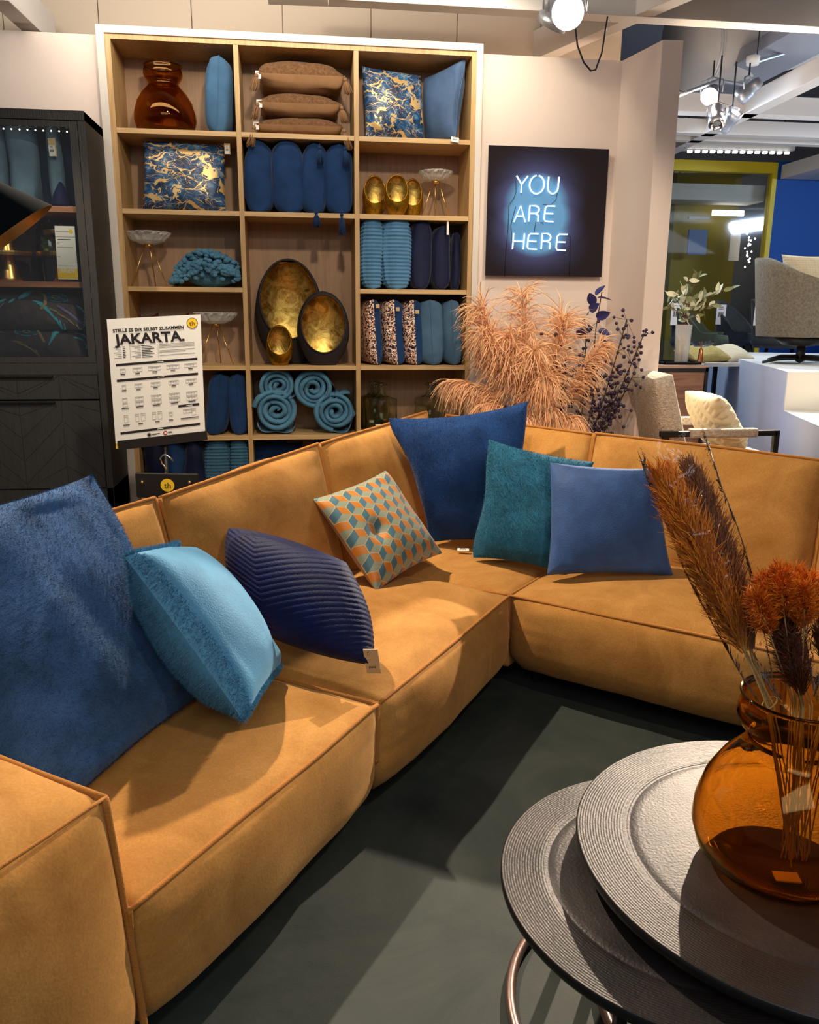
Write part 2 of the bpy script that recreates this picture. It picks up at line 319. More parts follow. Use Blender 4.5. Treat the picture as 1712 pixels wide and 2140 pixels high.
M = dict(
 suede=suede(), piping=fabric('suede_piping', lin(178, 116, 50), .1, 10, .4),
 wall=plain('painted_wall', lin(226, 210, 198), .9, bump=.08, bscale=180, spec=.2), upper=plain('beige_wall_panel', lin(196, 180, 160), .85, bump=.1, bscale=90),
 white=plain('white_paint', lin(212, 205, 194), .6), ceil=plain('grey_ceiling', lin(150, 152, 160), .9), beam=plain('cream_beam', lin(205, 198, 190), .7),
 oak=wood('light_oak', lin(172, 136, 86), lin(200, 164, 110), (60, 60, 4)), oakb=wood('oak_back_panel', lin(148, 116, 86), lin(168, 134, 100), (50, 50, 2.5), .6),
 floor=floor_mat(), black=plain('black_metal', lin(26, 25, 25), .45, spec=.4), cab=plain('charcoal_stained_wood', lin(50, 49, 47), .55, bump=.25, bscale=30, var=.15, vscale=10, stretch=(8, 8, 1)),
 paper=plain('paper_white', lin(232, 232, 226), .7), ink=plain('black_ink', lin(28, 20, 24), .8), yellow=plain('yellow_print', lin(240, 196, 30), .6), grey=plain('grey_ink', lin(130, 130, 126), .8), red=plain('red_ink', lin(170, 60, 50), .8),
 kraft=plain('kraft_card', lin(205, 172, 125), .8), amber=glassy('amber_glass', (.90, .66, .30, 1)), amberd=glassy('amber_glass_dark', (.80, .55, .24, 1)), crystal=plain('crystal', lin(225, 225, 218), .08, alpha=.38, bump=.8, bscale=60),
 smoke=glassy('smoky_green_glass', (.94, .96, .90, 1)), brass=plain('brushed_brass', lin(225, 180, 105), .28, 1), chrome=plain('chrome', lin(225, 225, 228), .12, 1), 
 goldin=gold_leaf('gold_leaf_interior', lin(150, 98, 18), lin(238, 205, 110)), goldd=gold_leaf('antique_gold', lin(120, 78, 12), lin(190, 145, 40), .25),
 eggblk=plain('matt_black_egg', lin(38, 32, 32), .7, bump=.1, bscale=40),
 marble=marble_fabric(), cubes=cube_fabric(), sequin=sequin_fabric(), taupe=fabric('taupe_cotton', lin(165, 140, 122)),
 furnavy=fabric('navy_faux_fur', lin(56, 90, 132), .45, 7, .6), furdeep=fabric('deep_navy_faux_fur', lin(22, 56, 104), .35, 5, .6), furteal=fabric('teal_faux_fur', lin(40, 100, 126), .3, 9, .6), furlight=fabric('light_blue_faux_fur', lin(74, 134, 168), .25, 7, .6),
 vellight=fabric('light_blue_velvet', lin(84, 148, 186), .18, 6, .7, .6), velblue=fabric('mid_blue_velvet', lin(58, 88, 138), .25, 9, .8, .55), velnavy=fabric('navy_velvet', lin(8, 20, 66), .35, 8, .25, .6),
 navy=fabric('navy_fabric', lin(26, 56, 98), .25, 8, .5), navyd=fabric('dark_navy_velvet', lin(18, 24, 54), .3, 9, .6, .6), blue=fabric('steel_blue_fabric', lin(66, 102, 134), .18, 8, .3), slate=fabric('slate_blue_fabric', lin(64, 88, 120), .18, 8, .3, .6),
 denim=fabric('denim_blue_fabric', lin(72, 102, 128), .15, 10, .2), waffle=fabric('light_blue_waffle', lin(80, 126, 162), .15, 12, .4), teals=fabric('teal_waffle', lin(58, 98, 122), .15, 12, .4), throw=fabric('blue_fleece', lin(78, 128, 156), .3, 9, .7),
 brown=fabric('brown_cotton', lin(140, 104, 70), .12, 10, .2), brownb=fabric('brown_boucle', lin(112, 80, 52), .4, 70, .2, .95, .9, 120), maroon=fabric('maroon_velvet', lin(92, 36, 36)),
 flcloth=fabric('dark_floral_cloth', lin(92, 84, 84), .25, 20), turq=plain('turquoise_thread', lin(90, 190, 205), .6), tealthread=plain('teal_thread', lin(45, 110, 135), .6), beige=plain('beige_thread', lin(168, 148, 108), .7), lilac=plain('lilac_thread', lin(140, 130, 165), .7),
 bouc=fabric('cream_boucle', lin(196, 184, 166), .25, 60, .3, .95, .9, 110), cream=fabric('cream_knit', lin(206, 192, 160), .1, 10, .2), gknit=fabric('ochre_knit', lin(165, 145, 85), .2, 40, .2), chair=fabric('grey_chenille', lin(108, 104, 92), .3, 60, .2, .95, .5, 120),
 green=fabric('dark_green_velvet', lin(58, 66, 52), .2, 8, .5), dgrey=fabric('dark_grey_velvet', lin(56, 58, 58), .2, 8, .5),
 pampas=plain('peach_pampas', lin(252, 200, 150), .9, sheen=.3), stem=plain('brown_stem', lin(96, 62, 42), .8), straw=plain('straw_stem', lin(176, 142, 84), .8), berry=plain('plum_berry', lin(58, 46, 72), .55), berryb=plain('berry_stem', lin(64, 46, 36), .8), bleaf=plain('indigo_leaf', lin(48, 52, 110), .5),
 ochre=plain('ochre_grass', lin(206, 126, 34), .85), rust=plain('rust_grass', lin(128, 78, 44), .85), burnt=plain('burnt_orange_grass', lin(214, 112, 8), .85), dkrust=plain('dark_rust_grass', lin(110, 50, 22), .85),
 film=thin_glass('cellophane', (1, 1, 1, 1), .03, .5, 1.16), pane=thin_glass('window_glass', (.92, .95, .95, 1), .04), ywall=plain('unlit_yellow_wall', lin(150, 128, 10), .6), yframe=plain('yellow_frame', lin(205, 178, 10), .5), dkroom=plain('unlit_room_olive', lin(92, 80, 12), .7),
 bluew=plain('blue_wall', lin(0, 72, 150), .7), walnut=wood('acacia_wood', lin(96, 64, 44), lin(140, 100, 70), (3, 30, 30)), wtop=wood('acacia_top', lin(120, 88, 68), lin(172, 138, 112), (3, 30, 30)),
 plat=plain('white_platform', lin(225, 224, 216), .5), platb=plain('pale_blue_platform_side', lin(182, 194, 214), .5), bright=plain('bright_blue_platform', lin(20, 110, 215), .5), eleaf=plain('pale_eucalyptus_leaf', lin(205, 208, 178), .6), eleafd=plain('green_eucalyptus_leaf', lin(120, 125, 80), .6),
 lampmetal=plain('lamp_aluminium', lin(170, 172, 178), .35, .8), lampin=plain('brass_lamp_lining', lin(200, 150, 80), .4, .6), lampblk=plain('black_lampshade', lin(12, 18, 20), .95, spec=.03), tablem=table_metal(), tabled=plain('dark_table_edge', lin(24, 24, 24), .4), pinkmetal=plain('bronze_tube', lin(150, 125, 118), .35, .8), coppr=plain('copper', lin(190, 110, 70), .3, 1),
 glow=plain('lamp_glow', (1, .93, .82, 1), emis=40), glows=plain('string_light_glow', (1, .9, .75, 1), emis=12), fluo=plain('fluorescent_glow', (.95, .98, 1, 1), emis=5), neon=plain('printed_neon_glow', (.70, .92, 1, 1), emis=1.3), cablem=plain('black_cable', lin(30, 26, 26), .6), blue_reflection=plain('blue_reflection_glow', lin(70, 90, 130), emis=.25), tin=plain('white_tag', lin(235, 230, 222), .6))

# ------------------------------------------------------------------ soft goods
def pillow(name, mat, parent, c4, T, seg=40, ins=.07, wr=.004, ribs=None, mat2=None, pipe=None, q=.5, p=2.3, dent=None, seed=0, ws=9, label=None, cat=None, group=None, fur=None, sag=0):
    C = [V3(*c) for c in c4]; TL, TR, BR, BL = C
    nrm = np.cross(BL-TL+BR-TR, TR-TL+BR-BL); nrm /= np.linalg.norm(nrm)
    def base(u, v):
        a = 2*u-1; b = 2*v-1
        uu = .5+(u-.5)*(1-ins*(1-b*b)); vv = .5+(v-.5)*(1-ins*(1-a*a))
        uu, vv = uu[..., None], vv[..., None]
        return TL*(1-uu)*(1-vv)+TR*uu*(1-vv)+BR*uu*vv+BL*(1-uu)*vv
    def S(u, v, side=1, off=0):
        u = np.clip(np.asarray(u, float), 0, 1); v = np.clip(np.asarray(v, float), 0, 1); a = np.abs(2*u-1); b = np.abs(2*v-1)
        env = np.clip((1-a**p)*(1-b**p), 0, 1); h = T/2*env**q
        B = base(u, v); e2 = np.minimum(1, env*3); ew_ = np.abs(2*u-1)**5*np.sign(2*u-1)*np.clip(1-b**8, 0, 1)*(wr*fnoise(B, ws*1.4, seed+5)+(ribs(u, v) if ribs else 0)); B = B+((TR-TL)/np.linalg.norm(TR-TL))*ew_[..., None]
        h = h+wr*e2*(fnoise(B, ws, seed+side)+.5*fnoise(B, ws*2.3, seed+side+3))
        if sag: h = h*(1+sag*(v-.5))
        if dent: 
            for du, dv, r, am in dent: h = h-am*np.exp(-((u-du)**2+(v-dv)**2)/r**2)
        if ribs: h = h+ribs(u, v)*np.minimum(1, env*9)
        fold = .25*T*(1-e2)*fnoise(B, 7, seed+9)*(1-np.maximum(a, b)**8)
        return B+nrm*(side*(h+off)+fold)[..., None]
    n = seg; g = np.linspace(0, 1, n); g = .5-.5*np.cos(g*math.pi)*.35-.5*(1-2*g)*.65
    U, W = np.meshgrid(g, g); mb = MB(); uvs = []
    F1 = S(U, W, 1); F2 = S(U, W, -1)[:, ::-1]
    mb.grid(F1[::-1]); mb.grid(F2[::-1])
    uv = np.concatenate([np.stack([U[::-1], 1-W[::-1]], -1).reshape(-1, 2), np.stack([U[::-1, ::-1], 1-W[::-1]], -1).reshape(-1, 2)])
    own = parent; parts = bool(pipe or fur or own == 'thing')
    if own == 'thing' or (own is None and parts):
        base_pt = sum(C)/4; base_pt = V3(base_pt[0], base_pt[1], min(c[2] for c in C)); own = thing(name, label, cat, base_pt, group); nm = 'cover'
    else: nm = name
    o = mb.obj(nm, mat, own, True, uv=uv)
    if own is None: tag(o, label, cat, group)
    if mat2:
        o.data.materials.append(mat2); k = len(o.data.polygons)//2
        idx = np.zeros(len(o.data.polygons), np.int32); idx[k:] = 1; o.data.polygons.foreach_set('material_index', idx)
    if pipe:
        t = np.linspace(0, 1, 26); z = np.zeros(26); z1 = np.ones(26)
        E_ = np.concatenate([S(t, z)[:-1], S(z1, t)[:-1], S(t[::-1], z1)[:-1], S(z, t[::-1])[:-1]])
        MB().tube(E_, pipe, 6, close=True).obj('piping', mat, own, True)
    if fur:
        ln, cnt, fm = fur; P = []; N = []
        for side in (1, -1):
            u = RNG.random(cnt//2); v = RNG.random(cnt//2); a = S(u, v, side); e = 1e-3
            du = S(np.minimum(u+e, 1), v, side)-S(np.maximum(u-e, 0), v, side); dv = S(u, np.minimum(v+e, 1), side)-S(u, np.maximum(v-e, 0), side)
            nn = np.cross(dv, du)*side; nn /= np.linalg.norm(nn, axis=1)[:, None]+1e-9; P.append(a); N.append(nn)
        P = np.concatenate(P); N = np.concatenate(N)
        sw = np.stack([fnoise(P, 14, 1), fnoise(P, 14, 2), fnoise(P, 14, 3)-.5], 1)
        D = N*.8+sw*.35+RNG.normal(size=P.shape)*.28; D /= np.linalg.norm(D, axis=1)[:, None]; X = np.cross(D, RNG.normal(size=P.shape)); X /= np.linalg.norm(X, axis=1)[:, None]
        L = ln*(.6+.6*RNG.random(len(P)))[:, None]
        Vt = np.stack([P-X*.0007-N*.002, P+X*.0007-N*.002, P+D*L], 1).reshape(-1, 3); k = len(P)
        me = bpy.data.meshes.new('fur'); me.vertices.add(3*k); me.vertices.foreach_set('co', (Vt-ORG[own.name]).astype(np.float32).ravel())
        me.loops.add(3*k); me.loops.foreach_set('vertex_index', np.arange(3*k, dtype=np.int32)); me.polygons.add(k); me.polygons.foreach_set('loop_start', np.arange(0, 3*k, 3, dtype=np.int32))
        me.update(); me.materials.append(fm); fo = link('fur', me, own, ORG[own.name]); fo['kind'] = 'stuff'
    return (own if own is not None else o), S
def tagcard(parent, p, w, h, d=(1, 0, 0), up=(0, 0, 1), mat='tin', name='price_tag', th=.0015, printed=True):
    d = V3(*d); d /= np.linalg.norm(d); u = V3(*up); u = u-d*(u@d); u /= np.linalg.norm(u); n = np.cross(d, u)
    p = V3(*p); P = [p+d*i*w/2+u*j*h/2+n*k*th for k in (-1, 1) for i, j in ((-1, -1), (1, -1), (1, 1), (-1, 1))]
    o = MB().hexa([P[0], P[1], P[2], P[3], P[4], P[5], P[6], P[7]]).obj(name, M[mat], parent)
    if printed:
        mb = MB(); s = -1 if n@(V3(0, 0, CAM_Z)-p) < 0 else 1
        for k in range(6):
            x = w*(-.3+.1*k); c = p+d*x+n*s*(th+.0004); a = c-u*h*.12; b = c+u*h*.12
            mb.bar(a, b, w*.04*(1+k % 2), .0006, up=n)
        for k in range(2): mb.bar(p-d*w*.3+u*h*(.28+.1*k)+n*s*(th+.0004), p+d*w*.2+u*h*(.28+.1*k)+n*s*(th+.0004), .0006, h*.03, up=u)
        mb.obj('print', M['ink'], o)['kind'] = 'stuff'
    return o
def tassel(parent, p, L, mat, r=.016, d=(0, 0, -1), name='tassel'):
    p = V3(*p); d = V3(*d); d /= np.linalg.norm(d); mb = MB()
    mb.tube([p, p+d*L*.12], .003, 5); mb.sphere(p+d*L*.2, r*.6, 8, 6); k = 16
    for i in range(26):
        a = 6.283*i/26+RNG.random()*.3; rr = r*(.5+.6*RNG.random()); o = V3(math.cos(a), math.sin(a), 0)*rr
        mb.tube([p+d*L*.22, p+d*L*.5+o*.9, p+d*L*(.9+.12*RNG.random())+o*1.15], .0022, 4)
    return mb.obj(name, mat, parent, True)

def puffblock(name, mat, parent, bot, top, bulge, n=22, edge=(), pipes=(), pr=.008, wr=.006, seed=0, ex=2.4, qq=.55, rnd=None, pmat=None, smap=None):
    """bot/top: 4 plan corners (3D) in order front-left, front-right, back-right, back-left. bulge: dict face->amount, faces 'x-','x+','y-','y+','z-','z+'"""
    B = [V3(*c) for c in bot]; T = [V3(*c) for c in top]
    def tri(P):
        x, y, z = [(P[..., i:i+1]+1)/2 for i in range(3)]
        b = (B[0]*(1-x)+B[1]*x)*(1-y)+(B[3]*(1-x)+B[2]*x)*y; t = (T[0]*(1-x)+T[1]*x)*(1-y)+(T[3]*(1-x)+T[2]*x)*y
        return b*(1-z)+t*z
    def mp(P):
        P = np.asarray(P, float); Q = P.copy(); X = tri(Q); c = tri(np.zeros(3)); off = np.zeros_like(X)
        for ax in range(3):
            o1, o2 = [i for i in range(3) if i != ax]
            for s in (-1, 1):
                k = 'xyz'[ax]+('+' if s > 0 else '-'); am = bulge.get(k, 0)
                e = np.zeros(3); e[ax] = s; d = tri(e)-c; d = d/np.linalg.norm(d)
                wgt = np.clip(P[..., ax]*s, 0, 1)**8
                env = (np.clip(1-np.abs(P[..., o1])**ex, 0, 1)*np.clip(1-np.abs(P[..., o2])**ex, 0, 1))
                f = wgt*env**qq*am
                X0 = X
                crs = np.exp(-(1-np.abs(P[..., o2]))*5)*fnoise(np.stack([P[..., o1]*9+seed, P[..., o2]*1.2, P[..., ax]*0+s*3], -1), 1.0, seed)+np.exp(-(1-np.abs(P[..., o1]))*5)*fnoise(np.stack([P[..., o2]*9+seed, P[..., o1]*1.2, P[..., ax]*0+s*5], -1), 1.0, seed+2)
                f = f+wgt*np.minimum(1, env*4)*wr*(fnoise(X, 4.5, seed+ax)+.35*fnoise(X, 12, seed)+.75*crs)
                off = off+f[..., None]*d
        if rnd is not None: off = off+rnd(P, X)
        return X+off
    V = []; F = []; idx = {}
    g = np.linspace(-1, 1, n+1); gi = range(n+1)
    def vid(i, j, k):
        key = (i, j, k)
        if key not in idx: idx[key] = len(V); V.append((g[i], g[j], g[k]))
        return idx[key]
    for a in range(n):
        for b in range(n):
            F.append((vid(a, b, 0), vid(a, b+1, 0), vid(a+1, b+1, 0), vid(a+1, b, 0)))
            F.append((vid(a, b, n), vid(a+1, b, n), vid(a+1, b+1, n), vid(a, b+1, n)))
            F.append((vid(a, 0, b), vid(a+1, 0, b), vid(a+1, 0, b+1), vid(a, 0, b+1)))
            F.append((vid(a, n, b), vid(a, n, b+1), vid(a+1, n, b+1), vid(a+1, n, b)))
            F.append((vid(0, a, b), vid(0, a, b+1), vid(0, a+1, b+1), vid(0, a+1, b)))
            F.append((vid(n, a, b), vid(n, a+1, b), vid(n, a+1, b+1), vid(n, a, b+1)))
    mb = MB().add(mp(np.array(V)), F); o = mb.obj(name, mat, parent, True)
    for (a, b) in pipes:
        a, b = V3(*a), V3(*b); t = np.linspace(0, 1, 30)[:, None]; Pp = mp(a*(1-t)+b*t); c = tri(np.zeros(3))
        Pp = Pp+np.stack([fnoise(Pp, 6, 1), fnoise(Pp, 6, 2), fnoise(Pp, 6, 3)], -1)*.002
        dv = Pp-c; dv /= np.linalg.norm(dv, axis=1)[:, None]; Pp = Pp+dv*pr*.6
        MB().tube(Pp, pr, 7).obj('piping', pmat or M['piping'], o, True)
    return o, mp

def text(body, size, loc, xdir, updir, mat, parent, name='lettering', ext=.0006, bold=0, align='CENTER', sx=1.0, shear=0, width=None):
    cu = bpy.data.curves.new(name, 'FONT'); cu.body = body; cu.size = size; cu.extrude = ext; cu.offset = bold; cu.align_x = align; cu.shear = shear; cu.resolution_u = 3
    tmp = bpy.data.objects.new('tmp_text', cu); COL.objects.link(tmp); dg = bpy.context.evaluated_depsgraph_get(); me = bpy.data.meshes.new_from_object(tmp.evaluated_get(dg))
    bpy.data.objects.remove(tmp); x = V3(*xdir); x /= np.linalg.norm(x); u = V3(*updir); u = u-x*(u@x); u /= np.linalg.norm(u); n = np.cross(x, u)
    co = np.zeros(len(me.vertices)*3); me.vertices.foreach_get('co', co); co = co.reshape(-1, 3)
    if width: sx = width/(co[:, 0].max()-co[:, 0].min()); co[:, 0] -= co[:, 0].min()
    P = V3(*loc)+co[:, :1]*sx*x+co[:, 1:2]*u+co[:, 2:]*n-ORG[parent.name]
    me.vertices.foreach_set('co', P.ravel()); me.materials.clear(); me.materials.append(mat); me.name = name
    return link(name, me, parent, ORG[parent.name])

# ------------------------------------------------------------------ the setting
D = 4.95; WY = 5.0; WH = 2.972
def struct(o): o['kind'] = 'structure'; return o
struct(MB().box(-7, 11, -4, 14, -.1, 0).obj('floor', M['floor']))
struct(MB().box(-7, -1.0, WY, WY+.12, 0, WH).obj('wall_back_left', M['wall']))
struct(MB().box(1.045, 2.06, WY, WY+.12, 0, WH).obj('wall_back_right', M['wall']))
P0 = on(1300, 127, WH); P1 = on(1385, 83, WH); P2 = on(1425, 82, WH)
# the short return wall that comes forward from the back wall
x0 = P0[0]; mb = MB(); a = V3(x0, WY, 0); b = V3(P1[0], P1[1], 0); c = V3(P1[0]+.115, P1[1]-.01, 0); d = V3(x0+.17, WY, 0)
up = V3(0, 0, WH); mb.hexa([b, c, d, a, b+up, c+up, d+up, a+up]); struct(mb.obj('wall_return', M['wall'], bevel=.004))
# panelled wall above and behind the partition
wu = struct(MB().box(-5, 1.5, 5.64, 5.74, 0, 4.4).obj('wall_upper', M['upper']))
for k in range(-7, 3):
    xs = .494+.54*k
    mb = MB().box(xs+.003, xs+.537, 5.615, 5.64, 2.2, 4.4); o = mb.obj('wall_panel', M['upper'], wu)
struct(MB().box(-7, 11, -4, 14, 4.4, 4.5).obj('ceiling', M['ceil']))
struct(MB().box(10.6, 10.8, -4, 14, 0, 4.4).obj('wall_right', M['white'])); 
# raised podiums behind the sofa
struct(MB().box(-4.2, -1.02, 4.3, 4.99, 0, .36).obj('trim_1', M['black'])); struct(MB().box(2.3, 6, 3.95, 11.5, 0, .3).obj('trim_2', M['floor']))
# ceiling beams
def beam(i, a, b, w_=.1, h=.16, mat='beam'):
    a, b = V3(*a), V3(*b); struct(MB().bar(a, b, w_, h).obj('trim_%d' % i, M[mat], bevel=.003))
zb = 3.2
def bx(i, px, py, xa, xb, z=3.12, w_=.11, h=.17): p = on(px, py, z); beam(i, (xa, p[1], z+h/2), (xb, p[1], z+h/2), w_, h)
bx(3, 1400, 46, .2, 9, 3.12); bx(4, 1500, 240, 2.0, 10, 3.12, .14, .14); bx(5, 1500, 283, 2.0, 10, 3.12, .12, .12); bx(14, 1560, 300, 2.0, 10, 3.12, .1, .1)
p, q = on(1145, 122, 3.12), on(1440, -4, 3.12); dd = (q-p); beam(6, p-dd*.5+V3(0, 0, .09), q+dd*.35+V3(0, 0, .09), .10, .17)
p, q = on(1445, 300, 3.12), on(1712, 170, 3.12); dd = q-p; beam(7, p-dd*1.2+V3(0, 0, .07), q+dd*.6+V3(0, 0, .07), .12, .14)
p, q = on(1500, 250, 3.3), on(1712, 150, 3.3); dd = q-p; beam(8, p-dd*.3+V3(0, 0, .3), q+dd*.8+V3(0, 0, .3), .5, .1, 'ceil')
p, q = at(90, 72, 5.45), at(-10, -40, 4.6); beam(9, p+V3(.02, 0, .02), q, .1, .16)
beam(10, at(560, -8, 4.9), at(1090, 10, 4.9), .1, .05)
# round air duct
p, q = at(1440, 92, 7.2), at(1800, 20, 7.6); dd = (q-p)/np.linalg.norm(q-p)
mb = MB().tube([p, q], .36, 36); du = thing('air_duct', 'large pale round ventilation duct under the ceiling', 'duct', p); mb.obj('pipe', M['beam'], du, True)
for t_ in (0.02, .05): MB().tube([p+dd*t_+(V3(0, 0, 0)), p+dd*(t_+.015)], .37, 36).obj('rim', M['beam'], du)

# ------------------------------------------------------------------ shelving unit
SX0 = -.9415; CW = .6472; ZT = 2.943; ZS = [2.511, 2.099, 1.6855, 1.244, .832, .43]; DT = .027; DB = 5.31
bk = thing('open_shelving_unit', 'tall open oak shelving unit with a white frame against the wall', 'shelving', (0.03, 5.1, 0))
WX0, WX1 = -1.012, 1.062
MB().box(WX0, WX0+.042, D-.012, WY+.1, 0, 3.006).obj('frame', M['white'], bk, bevel=.002); MB().box(WX1-.036, WX1, D-.012, WY+.1, 0, 3.006).obj('frame', M['white'], bk, bevel=.002)
MB().box(WX0+.042, WX1-.036, D-.012, WY+.1, 2.968, 3.006).obj('frame', M['white'], bk, bevel=.002)
MB().box(WX0+.042, SX0, D, DB, 0, 2.968).obj('side_panel', M['oak'], bk); MB().box(SX0+3*CW, WX1-.036, D, DB, 0, 2.968).obj('side_panel', M['oak'], bk)
MB().box(SX0, SX0+3*CW, D, DB, ZT, 2.968).obj('top_panel', M['oak'], bk); MB().box(SX0, SX0+3*CW, DB-.01, DB, 0, ZT).obj('back_panel', M['oakb'], bk); MB().box(SX0, SX0+3*CW, D, DB-.01, .04, .07).obj('bottom_panel', M['oak'], bk)
for k in (1, 2): MB().box(SX0+k*CW-DT/2, SX0+k*CW+DT/2, D+.001, DB-.01, .07, ZT).obj('divider', M['oak'], bk, bevel=.001)
def colx(c): return (SX0+c*CW+(DT/2 if c else 0), SX0+(c+1)*CW-(DT/2 if c < 2 else 0))
oakh = wood('light_oak_shelf', lin(186, 150, 98), lin(212, 178, 124), (4, 60, 60)); M['oakh'] = oakh
for c in range(3):
    for r, z in enumerate(ZS):
        if c == 1 and r == 2: continue
        a, b = colx(c); MB().box(a, b, D+.002, DB-.01, z-.026, z).obj('shelf', M['oakh'], bk, bevel=.001)
for px in (519, 742): MB().sphere(at(px, 607, D+.03), .004, 8, 6).obj('shelf_pin', M['chrome'], bk)

# ------------------------------------------------------------------ corner sofa
C0 = V3(.84, 3.126, 0); W1 = V3(-.574, -.819, 0); N1 = V3(-.819, .574, 0); W2 = V3(.755, -.656, 0); N2 = V3(.656, .755, 0); ZZ = V3(0, 0, 1)
def s1(s, p, z): return C0+W1*s+N1*p+ZZ*z
def s2(t, p, z): return C0+W2*t+N2*p+ZZ*z
sofa = thing('corner_sofa', 'large mustard suede corner sofa with piped seams on the dark floor', 'sofa', s1(1, .5, 0))
def tuck(am):
    def f(P, X):
        k = np.clip((-P[..., 2]-.35)/.65, 0, 1)**2
        c = X.reshape(-1, 3).mean(0); d = c-X; d[..., 2] = 0
        return d*(am*k)[..., None]
    return f
FT = ((-1, -1, 1), (1, -1, 1)); 
def vedge(x, z0=-.15): return ((x, -1, 1), (x, -1, z0))
sb = {'z+': .055, 'y-': .06, 'x-': .012, 'x+': .012}
def seat(f, a, b, zt=.42, dp=.80, seed=0, aa=0, **k):
    e = .006
    return puffblock('seat_cushion', M['suede'], sofa, [f(a, 0.01, .09), f(b, 0.01, .09), f(b, dp, .09), f(a, dp, .09)], [f(a+aa, 0, zt), f(b, 0, zt), f(b, dp, zt), f(a+aa, dp, zt)], sb, 26, pipes=(FT, vedge(-1), vedge(1), ((-1, -1, 1), (-1, 1, 1)), ((1, -1, 1), (1, 1, 1))), rnd=tuck(.10), seed=seed, pr=.006, wr=.011)
seat(s1, 2.075, 1.106, seed=1); seat(s1, 1.094, .005, seed=2); seat(s2, .005, 1.05, seed=3); seat(s2, 1.06, 2.1, seed=4)
II = s1(-.8, .8, 0); 
puffblock('seat_cushion', M['suede'], sofa, [s2(0, .012, .1), s2(0, .8, .1), s1(-.78, .78, .1), s1(0, .8, .1)], [s2(0, .012, .415), s2(0, .8, .415), s1(-.78, .78, .415), s1(0, .8, .415)], {'z+': .03}, 20, pipes=(((-1, -1, 1), (1, -1, 1)), ((-1, -1, 1), (-1, 1, 1))), seed=5, pr=.006)
bb = {'y-': .075, 'z+': .02, 'y+': .03, 'x-': .015, 'x+': .015}
def back(f, a, b, za=.95, zb_=.98, seed=0, top0=.85, bot0=.70, a2=0, b2=0):
    return puffblock('back_cushion', M['suede'], sofa, [f(a, bot0, .40), f(b, bot0, .40), f(b, 1.04, .40), f(a, 1.04, .40)], [f(a+a2, top0, za), f(b+b2, top0, zb_), f(b+b2, 1.03, zb_-.10), f(a+a2, 1.03, za-.10)], bb, 26,
        pipes=(FT, vedge(-1, -.9), vedge(1, -.9)), seed=seed, pr=.007, wr=.012, ex=2.6)
back(s1, 2.06, 1.09, .93, .95, 11); back(s1, 1.06, .125, .945, 1.0, 12); back(s1, .105, -.93, .995, 1.03, 13); 
back(s2, -.80, -.005, 1.02, .99, 14, a2=-.02); back(s2, .01, 1.02, .995, .965, 15); back(s2, 1.035, 2.1, .965, .96, 16)
def armrnd(P, X): return tuck(.06)(P, X)
puffblock('armrest', M['suede'], sofa, [s1(2.60, -.02, .09), s1(2.08, -.02, .09), s1(2.08, 1.03, .09), s1(2.60, 1.03, .09)], [s1(2.60, .035, .655), s1(2.085, .035, .655), s1(2.085, 1.03, .66), s1(2.60, 1.03, .66)], {'z+': .06, 'y-': .05, 'x+': .02, 'x-': .04}, 30,
    pipes=(((1, -1, 1), (1, 1, 1)), ((1, -1, 1), (1, -1, -.85))), rnd=armrnd, seed=21, pr=.008, ex=2.8)
ar, mpf = None, None
MB().tube([s1(2.6-.52*t, .03-.012*math.sin(3.14*t), .66+.006*math.sin(3.14*t)) for t in np.linspace(0, 1, 14)], .0035, 6).obj('seam', M['piping'], sofa, True)
for f, a, b in ((s1, 2.45, .05), (s2, .05, 2.0)):
    P = [f(a, .12, .05), f(b, .12, .05), f(b, .95, .05), f(a, .95, .05)]; MB().hexa(P+[p+V3(0, 0, .07) for p in P]).obj('base_frame', M['black'], sofa)
    for s_ in (a, b):
        for p_ in (.16, .9): q = f(s_*.97+.02, p_, 0); MB().box(q[0]-.02, q[0]+.02, q[1]-.02, q[1]+.02, 0, .06).obj('leg', M['black'], sofa)

# ------------------------------------------------------------------ cushions on the sofa
def tocam(P, k): return [V3(0, 0, CAM_Z)+(V3(*p)-V3(0, 0, CAM_Z))*k for p in P]
G = 'loose cushions on the corner sofa'
c1, S = pillow('large_fur_cushion', M['furnavy'], 'thing', [(-.875, 1.775, 1.105), (-.605, 2.46, 1.085), (-.30, 2.265, .465), (-.587, 1.635, .455)], .26, 80, ins=.05, wr=.022, ws=6, seed=1, label='very large navy faux fur cushion leaning beside the near armrest', cat='cushion', group=G, fur=(.0065, 90000, M['furnavy']))
P2 = tocam([(-.455, 2.086, .945), (-.393, 2.56, .845), (-.094, 2.473, .424), (-.165, 1.985, .515)], .97)
c2, S = pillow('velvet_cushion', M['vellight'], 'thing', P2, .24, 48, ins=.05, wr=.006, mat2=M['furlight'], seed=2, label='light blue velvet cushion with fluffy fur back leaning on the largest navy cushion', cat='cushion', group=G)
